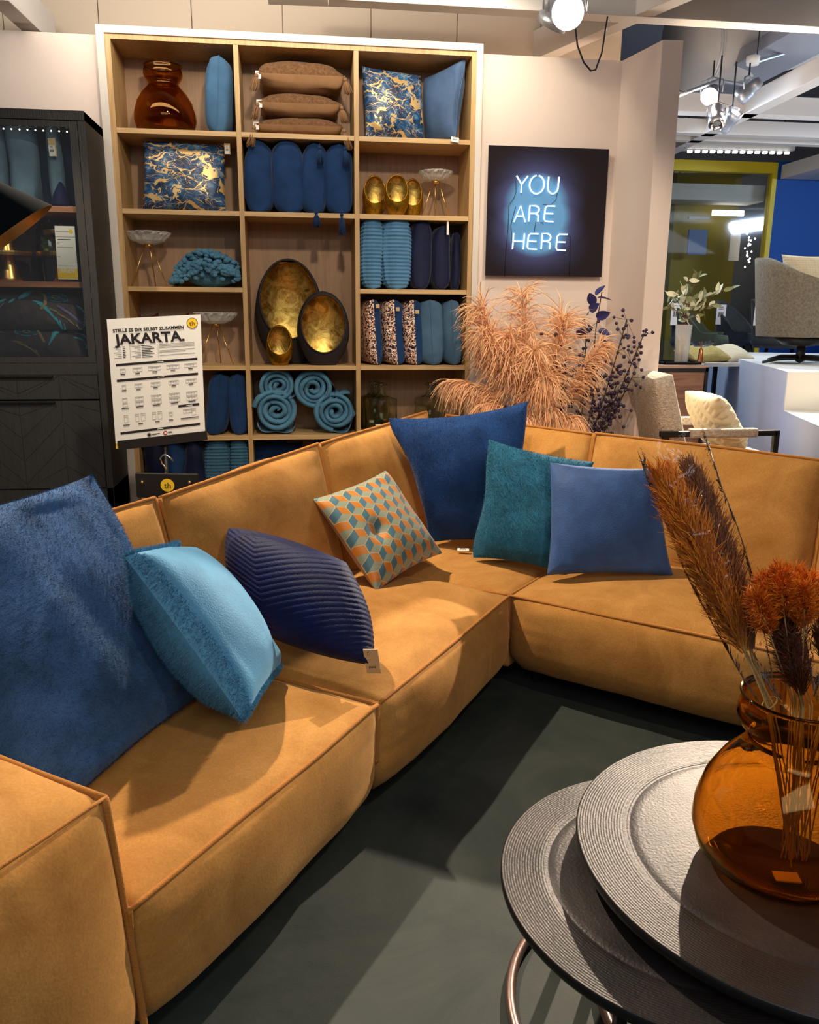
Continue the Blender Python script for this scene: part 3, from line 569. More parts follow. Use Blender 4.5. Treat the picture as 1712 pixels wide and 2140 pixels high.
# its fluffy rear half
def furpatch(parent, S, side, n, ln, mat, u0=0, u1=1, v0=0, v1=1):
    u = u0+(u1-u0)*RNG.random(n); v = v0+(v1-v0)*RNG.random(n); a = S(u, v, side); e = 1e-3
    du = S(np.minimum(u+e, 1), v, side)-S(np.maximum(u-e, 0), v, side); dv = S(u, np.minimum(v+e, 1), side)-S(u, np.maximum(v-e, 0), side)
    N = np.cross(dv, du)*side; N /= np.linalg.norm(N, axis=1)[:, None]+1e-9
    Dd = N*.8+RNG.normal(size=a.shape)*.35; Dd /= np.linalg.norm(Dd, axis=1)[:, None]; X = np.cross(Dd, RNG.normal(size=a.shape)); X /= np.linalg.norm(X, axis=1)[:, None]
    L = ln*(.6+.6*RNG.random(n))[:, None]; V = np.stack([a-X*.0008-N*.002, a+X*.0008-N*.002, a+Dd*L], 1).reshape(-1, 3)
    o = MB().add(V, [(3*i, 3*i+1, 3*i+2) for i in range(n)]).obj('fur', mat, parent); o['kind'] = 'stuff'
furpatch(c2, S, -1, 26000, .014, M['furlight'])
for u0, u1, v0, v1 in ((0, .035, 0, 1), (0, 1, .965, 1), (0, 1, 0, .02)): furpatch(c2, S, 1, 2500, .014, M['furlight'], u0, u1, v0, v1)
def chev(u, v): return -.003*np.exp(-((np.mod(20*(v+.55*np.abs(u-.35)), 1)-.5)/.16)**2)
B_, C_ = V3(-.20, 2.70, .50), V3(.205, 2.385, .475); A_ = V3(-.262, 2.93, .79)
c3, S = pillow('ribbed_cushion', M['velnavy'], 'thing', tocam([A_, A_+C_-B_+V3(.0, .03, -.03), C_, B_], .965), .24, 110, ins=-.12, wr=.004, ribs=chev, seed=3, label='deep navy ribbed velvet cushion with a kraft paper swing tag', cat='cushion', group=G, q=.42)
pt = on(778, 1382, .528); tagcard(c3, pt, .045, .085, V3(1, -.35, .1), (-.28, -.1, 1), 'kraft', 'swing_tag', printed=False)
text('pure', .012, pt+V3(.001, -.004, -.02), V3(1, -.35, .1), (-.28, -.1, 1), M['ink'], c3, 'lettering')
MB().tube([pt+V3(-.012, -.004, .02), pt+V3(-.014, -.005, .032), pt+V3(-.008, -.005, .038), pt+V3(0, -.004, .02)], .0008, 4).obj('print', M['ink'], c3)
c4, S = pillow('geometric_cushion', M['cubes'], 'thing', [(.047, 3.29, .811), (.371, 3.59, .865), (.605, 3.40, .53), (.288, 3.095, .47)], .16, 60, ins=.07, wr=.006, mat2=M['taupe'], dent=[(.30, .55, .10, .035)], seed=4, q=.45, label='small cushion with a tumbling block pattern in orange, teal and grey', cat='cushion', group=G)
c5, S = pillow('fur_cushion', M['furdeep'], 'thing', [(.42, 3.87, 1.065), (1.075, 3.79, 1.15), (1.10, 3.66, .46), (.60, 3.80, .465)], .22, 60, ins=.09, wr=.018, seed=5, label='large navy faux fur cushion standing in the inner corner of the sofa', cat='cushion', group=G, fur=(.007, 60000, M['furdeep']))
c6, S = pillow('fur_cushion', M['furteal'], 'thing', [(.85, 3.63, .995), (1.31, 3.50, .905), (1.12, 3.28, .46), (.772, 3.53, .465)], .16, 50, ins=.06, wr=.012, seed=6, label='teal faux fur cushion half hidden behind the plain blue velvet one', cat='cushion', group=G, fur=(.008, 60000, M['furteal']))
tagcard(c6, on(968, 1153, .455)+V3(0, 0, .01), .055, .03, V3(1, -.2, 0), (.3, 1, .12), 'tin', 'price_tag')
c7, S = pillow('velvet_cushion', M['velblue'], 'thing', tocam([(1.085, 3.44, .918), (1.475, 3.22, .925), (1.575, 3.18, .462), (1.035, 3.25, .462)], .985), .16, 56, ins=.045, wr=.005, seed=7, label='mid blue velvet cushion standing in front of the teal fur one', cat='cushion', group=G, q=.45)
tagcard(c7, on(1425, 1197, .46)+V3(0, 0, .008), .06, .03, V3(1, -.5, 0), (.5, 1, .1), 'tin', 'price_tag')

# ------------------------------------------------------------------ nesting coffee tables
def rtable(name, label, c, r, z, legs, ringr):
    t = thing(name, label, 'table', (c[0], c[1], 0), 'round nesting coffee tables')
    mb = MB(); K = 96; rr = [0, .2*r, .4*r, .6*r, .7*r, .745*r, .75*r, .755*r, .80*r, .85*r, .9*r, .95*r, .985*r, .995*r]
    mb.lathe([(q, z+(-.0012 if abs(q/r-.75) < .004 else 0)) for q in rr], (c[0], c[1], 0), K); o = mb.obj('tabletop', M['tablem'], t, True)
    o.location = (0, 0, 0); at_ = o.data.attributes.new('ring', 'FLOAT', 'POINT'); vals = np.repeat([1.0 if q > .75*r else 0 for q in rr], K); at_.data.foreach_set('value', vals.astype(np.float32))
    mb = MB(); mb.lathe([(.995*r, z), (r, z-.002), (r, z-.018), (.985*r, z-.028), (.5*r, z-.028), (0, z-.028)], (c[0], c[1], 0), K); mb.obj('edge_rim', M['tabled'], t, True)
    # ring base
    MB().tube([(c[0]+ringr*math.cos(a), c[1]+ringr*math.sin(a), .016) for a in np.linspace(0, 2*math.pi, 65)[:-1]], .013, 6, close=True).obj('base_ring', M['pinkmetal'], t, True)
    for a in legs:
        x, y = c[0]+ringr*math.cos(a), c[1]+ringr*math.sin(a); MB().box(x-.01, x+.01, y-.01, y+.01, .02, z-.028).obj('leg', M['black'], t)
    return t
rtable('coffee_table', 'larger round coffee table with a brushed grey metal top and amber vase', (1.052, 1.438), .473, .42, [math.radians(q) for q in (60, 150, 330)], .40)
rtable('coffee_table', 'smaller round coffee table tucked partly under the larger one', (.826, 1.45), .418, .355, [math.radians(q) for q in (225, 345, 105)], .385)

# amber glass vases (outer and inner wall)
VP = [(.0, .0), (.10, .0), (.150, .010), (.178, .04), (.190, .085), (.187, .13), (.170, .19), (.140, .24), (.108, .275), (.090, .293), (.094, .308), (.112, .33), (.120, .352), (.117, .375), (.110, .39), (.117, .402)]
def vase_parts(t, c, k, mat, th=.004):
    o = [(r*k, z*k) for r, z in VP]; i = [(max(r*k-th, 0), z*k+(th*2 if z < .02 else 0)) for r, z in VP][::-1]
    i[-1] = (0, th*2); MB().lathe(o+[(o[-1][0]-th/2, o[-1][1]+th*.6)]+i, c, 72).obj('glass_body', mat, t, True)
    MB().tube([(c[0]+(o[-1][0]-th/2)*math.cos(a), c[1]+(o[-1][0]-th/2)*math.sin(a), c[2]+o[-1][1]) for a in np.linspace(0, 6.2832, 49)[:-1]], th*.9, 8, close=True).obj('rim', M['amberd'], t, True)
vc = (.985, 1.40, .4205)
vt = thing('amber_vase', 'amber glass vase of dried grasses standing on the round coffee table', 'vase', vc, 'amber glass vases'); vase_parts(vt, vc, .96, M['amber'])
tagcard(vt, V3(vc[0]-.02, vc[1]-.06, vc[2]+.014), .05, .03, (1, -.25, 0), (.2, 1, 0), 'kraft', 'sticker', printed=False)

# ------------------------------------------------------------------ things on the shelves
def px_x(px, py, Y=5.05): return at(px, py, Y)[0]
# row floors
RZ = [ZS[0], ZS[1], ZS[2], ZS[3], ZS[4], ZS[5]]
v1 = V3(px_x(346, 250, 5.14), 5.14, RZ[0]+.001)
t = thing('amber_vase', 'amber glass vase alone on the top left shelf', 'vase', v1, 'amber glass vases'); vase_parts(t, v1, .97*.41/.402*.9, M['amberd'])
def edge_pillow(name, mat, label, xa, xb, z0, h, group, T=None, y0=4.985, y1=5.27, lean=0, seed=0, twist=.0, **k):
    """a cushion standing on edge in a shelf, its narrow side towards the room"""
    xc = (xa+xb)/2; T = T or (xb-xa)
    c4 = [(xc+lean-twist, y1, z0+h), (xc+lean+twist, y0, z0+h), (xc-lean+twist, y0, z0), (xc-lean-twist, y1, z0)]
    return pillow(name, mat, 'thing', c4, T, k.pop('seg', 36), ins=k.pop('ins', .03), seed=seed, label=label, cat='cushion', group=group, q=k.pop('q', .34), p=4.5, wr=k.pop('wr', .007), **k)
def xr(pa, pb, py, Y=5.0): return px_x(pa, py, Y), px_x(pb, py, Y)
a, b = xr(424, 488, 200); edge_pillow('piped_cushion', M['blue'], 'steel blue piped cushion on edge beside the top shelf amber vase', a, b, RZ[0], .385, 'cushions in the shelving unit', lean=.015, seed=31, pipe=.003, T=.15)
cc, S = pillow('marble_cushion', M['marble'], 'thing', [(px_x(293, 280, 5.02), 5.09, RZ[1]+.375), (px_x(470, 282, 5.02), 5.09, RZ[1]+.37), (px_x(472, 437, 5.02), 5.02, RZ[1]), (px_x(298, 437, 5.02), 5.02, RZ[1])], .15, 44, ins=.03, seed=32, label='blue and gold marble print cushion on the second shelf with a hanging price tag', cat='cushion', group='cushions in the shelving unit', q=.45)
tagcard(cc, at(475, 311, 5.03), .032, .058, mat='kraft'); tagcard(cc, at(475, 313, 5.026), .024, .044)
# brown tasselled stack
zz = RZ[0]; xs = [(532, 716), (540, 712), (540, 720)]
for i, (hh, ll) in enumerate(((.10, 'bottom brown tasselled cushion of the stack on the top shelf'), (.125, 'middle brown tasselled cushion of the stack on the top shelf'), (.165, 'topmost brown tasselled cushion of the stack on the top shelf'))):
    a, b = xr(xs[i][0], xs[i][1], 210, 5.0); zc = zz+hh/2+.002
    cc, S = pillow('tasselled_cushion', M['brownb'], 'thing', [(a, 5.28, zc), (b, 5.28, zc), (b, 4.985, zc), (a, 4.985, zc)], hh*1.05, 36, ins=.03, mat2=M['brown'], seed=40+i, label=ll, cat='cushion', group='stack of brown cushions on the top shelf', q=.33, wr=.004)
    for s_, x in ((-1, a), (1, b)): tassel(cc, (x+s_*.0, 4.975, zc), .10 if i else .13, M['brown'], .019, (s_*.25, -.12, -1))
    tagcard(cc, (a+.005, 4.99, zc-.01), .03, .04, (1, 0, 0), (.3, 0, 1), 'tin', printed=False)
    zz += hh
# row 1 col 3
cc, S = pillow('marble_cushion', M['marble'], 'thing', [(px_x(757, 136, 5.05), 5.06, RZ[0]+.385), (px_x(884, 146, 5.05), 5.14, RZ[0]+.37), (px_x(888, 285, 5.05), 5.10, RZ[0]), (px_x(762, 284, 5.05), 5.01, RZ[0])], .14, 44, ins=.03, seed=33, label='blue and gold marble print cushion on the top right shelf', cat='cushion', group='cushions in the shelving unit', q=.45)
cc, S = pillow('satin_cushion', M['slate'], 'thing', [(px_x(890, 160, 5.16), 5.20, RZ[0]+.37), (px_x(972, 130, 5.0), 5.0, RZ[0]+.43), (px_x(950, 287, 5.0), 4.99, RZ[0]+.01), (px_x(893, 285, 5.2), 5.22, RZ[0])], .14, 40, ins=.05, seed=34, pipe=.003, wr=.008, label='slate blue satin cushion beside the top right marble cushion', cat='cushion', group='cushions in the shelving unit', q=.42)
tagcard(cc, at(951, 292, 4.93), .045, .03, (1, 0, -.15), (0, .4, 1), 'tin')
# row 2 col 2: navy fur and tasselled velvet
for i, (pa, pb) in enumerate(((512, 568), (570, 632))):
    a, b = xr(pa, pb, 360); edge_pillow('fur_cushion', M['navy'], ['navy crushed fur cushion at the left end of the second shelf bay', 'navy crushed fur cushion second from left under the brown stack'][i], a, b, RZ[1], .385, 'cushions in the shelving unit', seed=50+i, T=(b-a)*1.12, wr=.012, ws=16)
for i, (pa, pb) in enumerate(((630, 684), (682, 738))):
    a, b = xr(pa, pb, 360); cc, S = edge_pillow('tasselled_cushion', M['navy'], ['navy tasselled cushion third from left below the brown stack', 'navy tasselled cushion beside the divider below the brown stack'][i], a, b, RZ[1], .375, 'cushions in the shelving unit', seed=52+i, T=(b-a)*1.1)
    xm = (a+b)/2; tassel(cc, (xm+.03, 4.95, RZ[1]+.365), .11, M['navy'], .017, (.05, -.1, -1)); tassel(cc, (xm+.005+.0*i, 4.945, RZ[1]+.02), .10 if not i else .14, M['navy'], .017, (.02, -.12, -1))
# gold egg holders
def egg(c, R, H, label, cut0, cut1, matout, matin, group, yaw=0, name='egg_lantern', dep=.52):
    """an egg shaped shell with a large slanted opening in front, lined with gold leaf"""
    t = thing(name, label, 'candle holder', c, group); K = 56; n = 40
    def prof(f):
        z = min(1, max(0, f)); return R*math.sqrt(max(0, 1-((z-.46)/.54)**2)) if z > .46 else R*(1-.52*((.46-z)/.46)**2)
    for s_, mat, nm in ((1.0, matout, 'shell'), (.93, matin, 'lining')):
        V = []; F = []; keep = []
        for i in range(n+1):
            f = i/n; r = prof(f)*s_; z = H*f; z = H/2+(z-H/2)*(s_ if s_ < 1 else 1)
            for j in range(K):
                a = 2*math.pi*j/K; V.append([r*math.cos(a), r*dep*math.sin(a), z])
        V = np.array(V); m2 = []
        # opening: inside an ellipse seen from the front (-y)
        ez = (cut0+cut1)/2*H; eh = (cut1-cut0)/2*H; ew = R*.84
        for i in range(n):
            for j in range(K):
                q = (i*K+j, i*K+(j+1) % K, (i+1)*K+(j+1) % K, (i+1)*K+j); cq = V[list(q)].mean(0)
                if cq[1] < 0 and ((cq[0]/ew)**2+((cq[2]-ez)/eh)**2) < 1: continue
                F.append(q)
        F.append(tuple(range(K-1, -1, -1)))
        # snap boundary verts onto the ellipse
        used = set(i for q in F for i in q)
        cy, sy = math.cos(yaw), math.sin(yaw); 
        cnt = {}
        for q in F:
            for e in range(len(q)):
                k = tuple(sorted((q[e], q[(e+1) % len(q)]))); cnt[k] = cnt.get(k, 0)+1
        bd = set(i for k, v in cnt.items() if v == 1 for i in k)
        for i in bd:
            x, y, z = V[i]
            if y < .02 and i >= K and i < n*K:
                d = math.hypot(x/ew, (z-ez)/eh)
                if d > .01: 
                    nx, nz = x/d, ez+(z-ez)/d; V[i] = [nx, y, nz]
        V2 = V.copy(); V2[:, 0] = V[:, 0]*cy-V[:, 1]*sy; V2[:, 1] = V[:, 0]*sy+V[:, 1]*cy
        MB().add(V2+V3(*c), F).obj(nm, mat, t, True)
    a = np.linspace(0, 2*math.pi, 49)[:-1]; ring = []
    for q in a:
        x, z = ew*math.cos(q), ez+eh*math.sin(q); f = z/H; r = prof(min(.995, f)); y = -dep*math.sqrt(max(0, r*r-x*x)); ring.append((x*cy-y*sy+c[0], x*sy+y*cy+c[1], z+c[2]))
    MB().tube(ring, R*.035, 6, close=True).obj('opening_rim', matout, t, True)
    return t
Yb = 5.12; 
e1 = V3(px_x(606, 700, 5.18), 5.19, RZ[3]); egg(e1, .205, .62, 'tallest black egg shaped lantern lined with gold leaf', .24, .985, M['eggblk'], M['goldin'], 'egg lanterns in the tall middle bay')
e2 = V3(px_x(676, 700, 5.02), 5.02, RZ[3]); egg(e2, .155, .43, 'medium black egg shaped lantern lined with pale gold leaf', .17, .95, M['eggblk'], M['goldin'], 'egg lanterns in the tall middle bay')
e3 = V3(px_x(584, 700, 4.99), 4.99, RZ[3]); egg(e3, .080, .235, 'smallest golden egg shaped tealight holder in front of the black lanterns', .27, .97, M['goldd'], M['goldin'], 'egg lanterns in the tall middle bay')
for i, (px, yy, R, H, lb) in enumerate(((783, 5.12, .072, .235, 'golden egg tealight holder on the left of the trio'), (829, 5.03, .074, .23, 'golden egg tealight holder in the middle of the trio'), (862, 5.16, .064, .23, 'golden egg tealight holder on the right of the trio, partly hidden'))):
    egg(V3(px_x(px, 420, yy), yy, RZ[1]), R, H, lb, .32, .97, M['goldd'], M['goldin'], 'golden egg tealight holders')
# crystal bowls on brass tripods
def tripod(c, label, s=1.0, hide=None, H=.235, glass=True):
    t = thing('tripod_bowl', label, 'bowl', c, 'crystal bowls on brass tripods'); R = .125*s
    prof = [(0, 0), (.045*s, .002), (.09*s, .02*s), (R*.95, .05*s), (R, .062*s)]
    K = 48; mb = MB(); o = prof+[(r-.006 if r > 0 else 0, z+.006) for r, z in prof[::-1]]; mb.lathe(o, (c[0], c[1], c[2]+H), K)
    V = np.concatenate(mb.v); a = np.arctan2(V[:, 1]-c[1], V[:, 0]-c[0]); rr = np.hypot(V[:, 1]-c[1], V[:, 0]-c[0])
    k = 1+.04*np.sign(np.sin(a*12)*np.sin(V[:, 2]*200)); V[:, 0] = c[0]+(V[:, 0]-c[0])*k; V[:, 1] = c[1]+(V[:, 1]-c[1])*k; mb.v = [V]; mb.obj('bowl', M['crystal'], t)
    for q in range(3):
        aa = math.radians(-90+55+q*120); ft = V3(c[0]+.115*s*math.cos(aa), c[1]+.09*s*math.sin(aa), c[2]+.003); tp = V3(c[0]+.02*math.cos(aa), c[1]+.02*math.sin(aa), c[2]+H)
        tp2 = V3(c[0]-.0*math.cos(aa), c[1], c[2]+H-.01); mid = tp; MB().tube([tp, ft], .0035, 6).obj('leg', M['brass'], t, True)
    MB().lathe([(0, H-.012), (.022, H-.012), (.024, H+.002), (0, H+.002)], c, 16).obj('collar', M['brass'], t, True)
    return t
tripod(V3(px_x(316, 590, 5.08), 5.08, RZ[2]), 'crystal bowl on a brass tripod beside the chunky blue throw')
tripod(V3(px_x(455, 750, 5.08), 5.08, RZ[3]), 'crystal bowl on a brass tripod behind the white sign board')
tripod(V3(px_x(910, 440, 5.12), 5.12, RZ[1]), 'crystal bowl on a brass tripod beside the trio of golden eggs', .8, H=.21)
# chunky knitted throw
mb = MB(); xa, xb = xr(365, 500, 560, 5.1)
core = []; cx = (xa+xb)/2
def hump(x): s = (x-xa)/(xb-xa); return .03+.18*math.sin(math.pi*min(1, max(0, s))**.75*.86)**.8
for i in range(520):
    x = xa-.02+(xb-xa+.02)*RNG.random(); y = 5.0+.22*RNG.random(); h = hump(x)*(1-.5*((y-5.08)/.25)**2); z = RZ[2]+.012+h*(RNG.random()**.35)*.95
    mb.sphere((x, y if z > RZ[2]+h*.7 else 4.99+.03*RNG.random(), z), .011+.005*RNG.random(), 7, 5, (1.2, 1, .9))
mb.sphere((cx+.02, 5.12, RZ[2]+.085), .095, 20, 12, (1.75, .9, .85)); tag(mb.obj('chunky_throw', M['throw'], None, True), 'light blue chunky chenille throw heaped on the third shelf', 'blanket')
# ribbed light blue & navy on row 3 col 3
def rib(u, v): return .011*np.abs(np.sin(math.pi*19*v+.5*np.sin(u*7)))**.6+.0035*np.sin(2*math.pi*14*u)
for i, (pa, pb) in enumerate(((757, 800), (800, 856))):
    a, b = xr(pa, pb, 530); edge_pillow('ribbed_cushion', M['waffle'], ['light blue ribbed cushion beside the divider on the third shelf', 'light blue ribbed cushion next to the navy velvet ones'][i], a, b, RZ[2], .40, 'cushions in the shelving unit', seed=60+i, ribs=rib, seg=90, T=(b-a)*1.05, q=.33)
for i, (pa, pb) in enumerate(((857, 905), (906, 944), (944, 968))):
    a, b = xr(pa, pb, 530); cc, S = edge_pillow('velvet_cushion', M['navyd'], ['dark navy velvet cushion beside the light blue ribbed ones', 'dark navy velvet cushion with a white price tag on the third shelf', 'dark navy velvet cushion in the shadow at the right end of the third shelf'][i], a, b, RZ[2], .395-.03*i, 'cushions in the shelving unit', seed=63+i, T=(b-a)*1.1, wr=.008, y0=4.985+.05*(i == 2))
    if i == 1: tagcard(cc, at(936, 472, 4.965), .012, .10, mat='tin', printed=False)
# sequin cushions and denim on row 4 col 3
for i, (pa, pb) in enumerate(((757, 794), (793, 842), (836, 880))):
    a, b = xr(pa, pb, 690); cc, S = edge_pillow('sequin_cushion', M['sequin'], ['sequin fronted cushion beside the divider on the fourth shelf', 'sequin fronted cushion in the middle of the fourth shelf trio', 'sequin fronted cushion beside the denim blue ones'][i], a, b, RZ[3], .385, 'cushions in the shelving unit', seed=70+i, mat2=M['navy'], T=(b-a)*1.05, lean=-.012, twist=.028)
    xm = (a+b)/2; hw = (b-a)*.46
    tagcard(cc, at((pa+pb)/2+14, 640+6*i, 4.965), .022, .022, mat='kraft', printed=False)
for i, (pa, pb) in enumerate(((876, 928), (926, 966))):
    a, b = xr(pa, pb, 690); edge_pillow('denim_cushion', M['denim'], ['denim blue cushion touching the sequin ones', 'denim blue cushion at the right end of the fourth shelf'][i], a, b, RZ[3], .385, 'cushions in the shelving unit', seed=75+i, pipe=.0025, T=(b-a)*1.15, lean=-.012)
# maroon cushions behind the sign
for i, px in enumerate((300, 365)):
    x = px_x(px, 700, 5.12); pillow('maroon_cushion', M['maroon'], None, [(x-.10, 5.2, RZ[3]+.22), (x+.08, 5.2, RZ[3]+.30), (x+.10, 5.1, RZ[3]), (x-.10, 5.1, RZ[3])], .10, 20, seed=80+i, label=['left dark red cushion peeking over the top of the sign board', 'right dark red cushion peeking over the top of the sign board'][i], cat='cushion', group='dark red cushions behind the sign board')
# row 5
for i, (pa, pb) in enumerate(((428, 478), (476, 518))):
    a, b = xr(pa, pb, 840); edge_pillow('round_cushion', M['navy'], ['navy round cushion leaning in the bay behind the sign board', 'navy round cushion upright beside the divider in the fifth row'][i], a, b, RZ[4], .36, 'cushions in the shelving unit', seed=82+i, lean=.03*(1-i), T=(b-a)*1.05, pipe=.003)
a, b = xr(300, 340, 840); edge_pillow('round_cushion', M['navy'], 'navy cushion hidden behind the lower part of the sign board', a, b, RZ[4], .33, 'cushions in the shelving unit', seed=84)
# rolled blankets
def roll(c, r, label, seed, L=.30):
    t = thing('rolled_blanket', label, 'blanket', (c[0], c[1], c[2]-r), 'rolled light blue blankets'); turns = 3.4; n = 200; th = np.linspace(0, turns*2*math.pi, n); rr = np.linspace(r*.12, r*.93, n)
    wob = 1+.10*np.sin(th*2.3+seed)*(1-rr/r)+.05*np.sin(th*.9+seed*2)
    x = c[0]+rr*wob*np.cos(th+seed)*1.03; z = c[2]+rr*wob*np.sin(th+seed)*.97; hw = r*.11
    nx, nz = np.cos(th+seed), np.sin(th+seed); prof = []
    for k in range(9):
        a = math.pi*k/8; prof.append((math.cos(a)*hw, -math.sin(a)*hw*1.6))
    P = np.zeros((n, 11, 3)); yo = 4.985+.012*np.sin(th*1.7+seed)+(1-rr/r)*.015
    for k, (o, yy) in enumerate([(hw, L)]+prof+[(-hw, L)]):
        P[:, k, 0] = x+nx*o; P[:, k, 2] = z+nz*o; P[:, k, 1] = (yo+.03+yy) if yy < L else 4.985+L
    MB().grid(P).obj('coil', M['throw'], t, True)
    # loose fold under the roll
    g = np.linspace(0, 1, 24); a0 = -.9+seed*.5
    Q = np.zeros((24, 12, 3)); 
    for j in range(12):
        y = 5.0+L*j/11*.95; ang = a0-g*1.9; q = r*(1.0+.10*np.sin(g*9+seed)); Q[:, j, 0] = c[0]+q*np.cos(ang); Q[:, j, 2] = np.maximum(c[2]+q*np.sin(ang), c[2]-r*.98); Q[:, j, 1] = y
    MB().grid(Q).obj('loose_fold', M['throw'], t, True)
    return t
for px, py, rpx, lb, sd in ((578, 868, 47, 'rolled light blue blanket at the lower left of the four', .4), (700, 872, 44, 'rolled light blue blanket at the lower right of the four', 2.1), (581, 808, 36, 'rolled light blue blanket at the upper left of the four', 1.2), (655, 812, 43, 'rolled light blue blanket at the upper right of the four', 3.3)):
    p = at(px, py, 5.0); roll((p[0], 5.0, max(p[2], RZ[4]+rpx/347+.002)), rpx/347, lb, sd)
q0 = at(718, 842, 5.05); g = np.linspace(0, 1, 16); Q = np.zeros((16, 8, 3))
for j in range(8):
    Q[:, j, 0] = at(690, 855, 5)[0]+g*.12; Q[:, j, 1] = 5.02+.2*j/7; Q[:, j, 2] = at(690, 852, 5)[2]-.02+.10*np.sin(g*1.9)**.8-.0*j
tag(MB().grid(Q).obj('folded_blanket', M['throw'], None, True), 'folded corner of light blue fleece over the lower right blanket roll', 'blanket').modifiers.new('s', 'SOLIDIFY').thickness = .012
# glass bottles row 5 col 3
def bottle(px, yy, lb, s=1.0):
    c = V3(px_x(px, 880, yy), yy, RZ[4]+.001); t = thing('glass_bottle', lb, 'bottle', c, 'smoky glass bottles in the lower right bay'); R = .098*s; H = .30*s
    o = [(0, 0), (R*.9, 0), (R, .012), (R*1.0, H*.55), (R*1.02, H*.64), (R*.98, H*.68), (R*.55, H*.72), (R*.26, H*.76), (R*.22, H*.86), (R*.24, H*.93), (R*.36, H*.96), (R*.34, H*.985), (R*.22, H)]
    i = [(max(0, r-.004), z+(.006 if z < .01 else -.001)) for r, z in o[::-1]]
    MB().lathe(o+i, c, 40).obj('glass_body', M['smoke'], t, True); tagcard(t, (c[0]-.03, c[1]-R-.002, c[2]+.05), .03, .018, printed=False, name='sticker'); return t
bottle(797, 5.06, 'smoky glass bottle in front with a small sticker'); bottle(783, 5.20, 'smoky glass bottle behind the front one'); bottle(898, 5.06, 'smoky glass bottle standing alone on the right')
# row 6
for i, (pa, pb) in enumerate(((300, 346), (345, 384), (383, 428))):
    a, b = xr(pa, pb, 960); edge_pillow('crushed_velvet_cushion', M['navyd'] if i != 1 else M['navy'], ['dark crushed velvet cushion at the left end of the lowest shelf', 'navy velvet cushion behind the hanging hook on the lowest shelf', 'dark crushed velvet cushion beside the teal ribbed ones'][i], a, b, RZ[5], .37, 'cushions in the shelving unit', seed=90+i, wr=.012, ws=18, T=(b-a)*1.1)
for i, (pa, pb) in enumerate(((430, 482), (481, 521))):
    a, b = xr(pa, pb, 960); edge_pillow('ribbed_cushion', M['teals'], ['teal ribbed cushion left of its twin on the lowest shelf', 'teal ribbed cushion beside the divider on the lowest shelf'][i], a, b, RZ[5], .37, 'cushions in the shelving unit', seed=94+i, ribs=rib, seg=80, T=(b-a)*1.1, q=.33)
for i, (px, w_) in enumerate(((560, .12), (600, .1), (690, .1), (715, .08))):
    x = px_x(px, 950, 5.1); pillow('navy_cushion', M['navy'] if i < 3 else M['waffle'], None, [(x-w_, 5.2, RZ[5]+.33), (x+w_, 5.18, RZ[5]+.36-.03*(i % 2)), (x+w_, 5.08, RZ[5]), (x-w_, 5.08, RZ[5])], .10, 20, seed=97+i, label=['navy cushion leftmost behind the sofa back in the lowest middle bay', 'navy cushion second from left behind the sofa back', 'navy cushion near the right divider behind the sofa back', 'light blue cushion tip at the right divider behind the sofa back'][i], cat='cushion', group='cushions in the shelving unit')

# ------------------------------------------------------------------ neon print on the wall
pic = thing('neon_print_picture', 'square black wall panel with printed blue neon letters YOU ARE HERE', 'picture', (1.465, 4.97, 1.77))
px0, px1, pz0, pz1 = 1.112, 1.832, 1.771, 2.49
m, t_, b_ = nt('neon_print'); tc = nd(t_, 'ShaderNodeTexCoord')
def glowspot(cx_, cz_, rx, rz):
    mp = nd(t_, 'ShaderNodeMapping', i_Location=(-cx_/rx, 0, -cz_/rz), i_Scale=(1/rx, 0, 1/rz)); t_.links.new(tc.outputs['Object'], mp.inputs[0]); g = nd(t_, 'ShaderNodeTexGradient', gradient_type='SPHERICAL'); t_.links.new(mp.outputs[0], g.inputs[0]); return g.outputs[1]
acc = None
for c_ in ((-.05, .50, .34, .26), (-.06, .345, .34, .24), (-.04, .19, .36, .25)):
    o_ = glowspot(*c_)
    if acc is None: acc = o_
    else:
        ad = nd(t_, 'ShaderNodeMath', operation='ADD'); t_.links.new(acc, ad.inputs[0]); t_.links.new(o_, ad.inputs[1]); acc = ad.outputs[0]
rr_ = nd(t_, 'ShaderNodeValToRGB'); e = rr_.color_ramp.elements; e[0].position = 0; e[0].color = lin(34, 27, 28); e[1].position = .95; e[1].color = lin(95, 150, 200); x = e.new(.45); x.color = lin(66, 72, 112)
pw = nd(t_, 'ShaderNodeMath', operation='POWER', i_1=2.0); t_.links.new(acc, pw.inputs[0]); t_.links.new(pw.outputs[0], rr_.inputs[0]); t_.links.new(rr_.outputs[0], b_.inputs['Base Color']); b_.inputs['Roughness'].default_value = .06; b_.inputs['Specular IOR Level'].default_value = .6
t_.links.new(rr_.outputs[0], b_.inputs['Emission Color']); b_.inputs['Emission Strength'].default_value = .12  # emission makes the print look luminous; the panel is no lamp
MB().box(px0, px1, 4.965, 4.972, pz0, pz1).obj('printed_face', m, pic); MB().box(px0+.015, px1-.015, 4.972, 4.998, pz0+.015, pz1-.015).obj('backing', M['black'], pic)
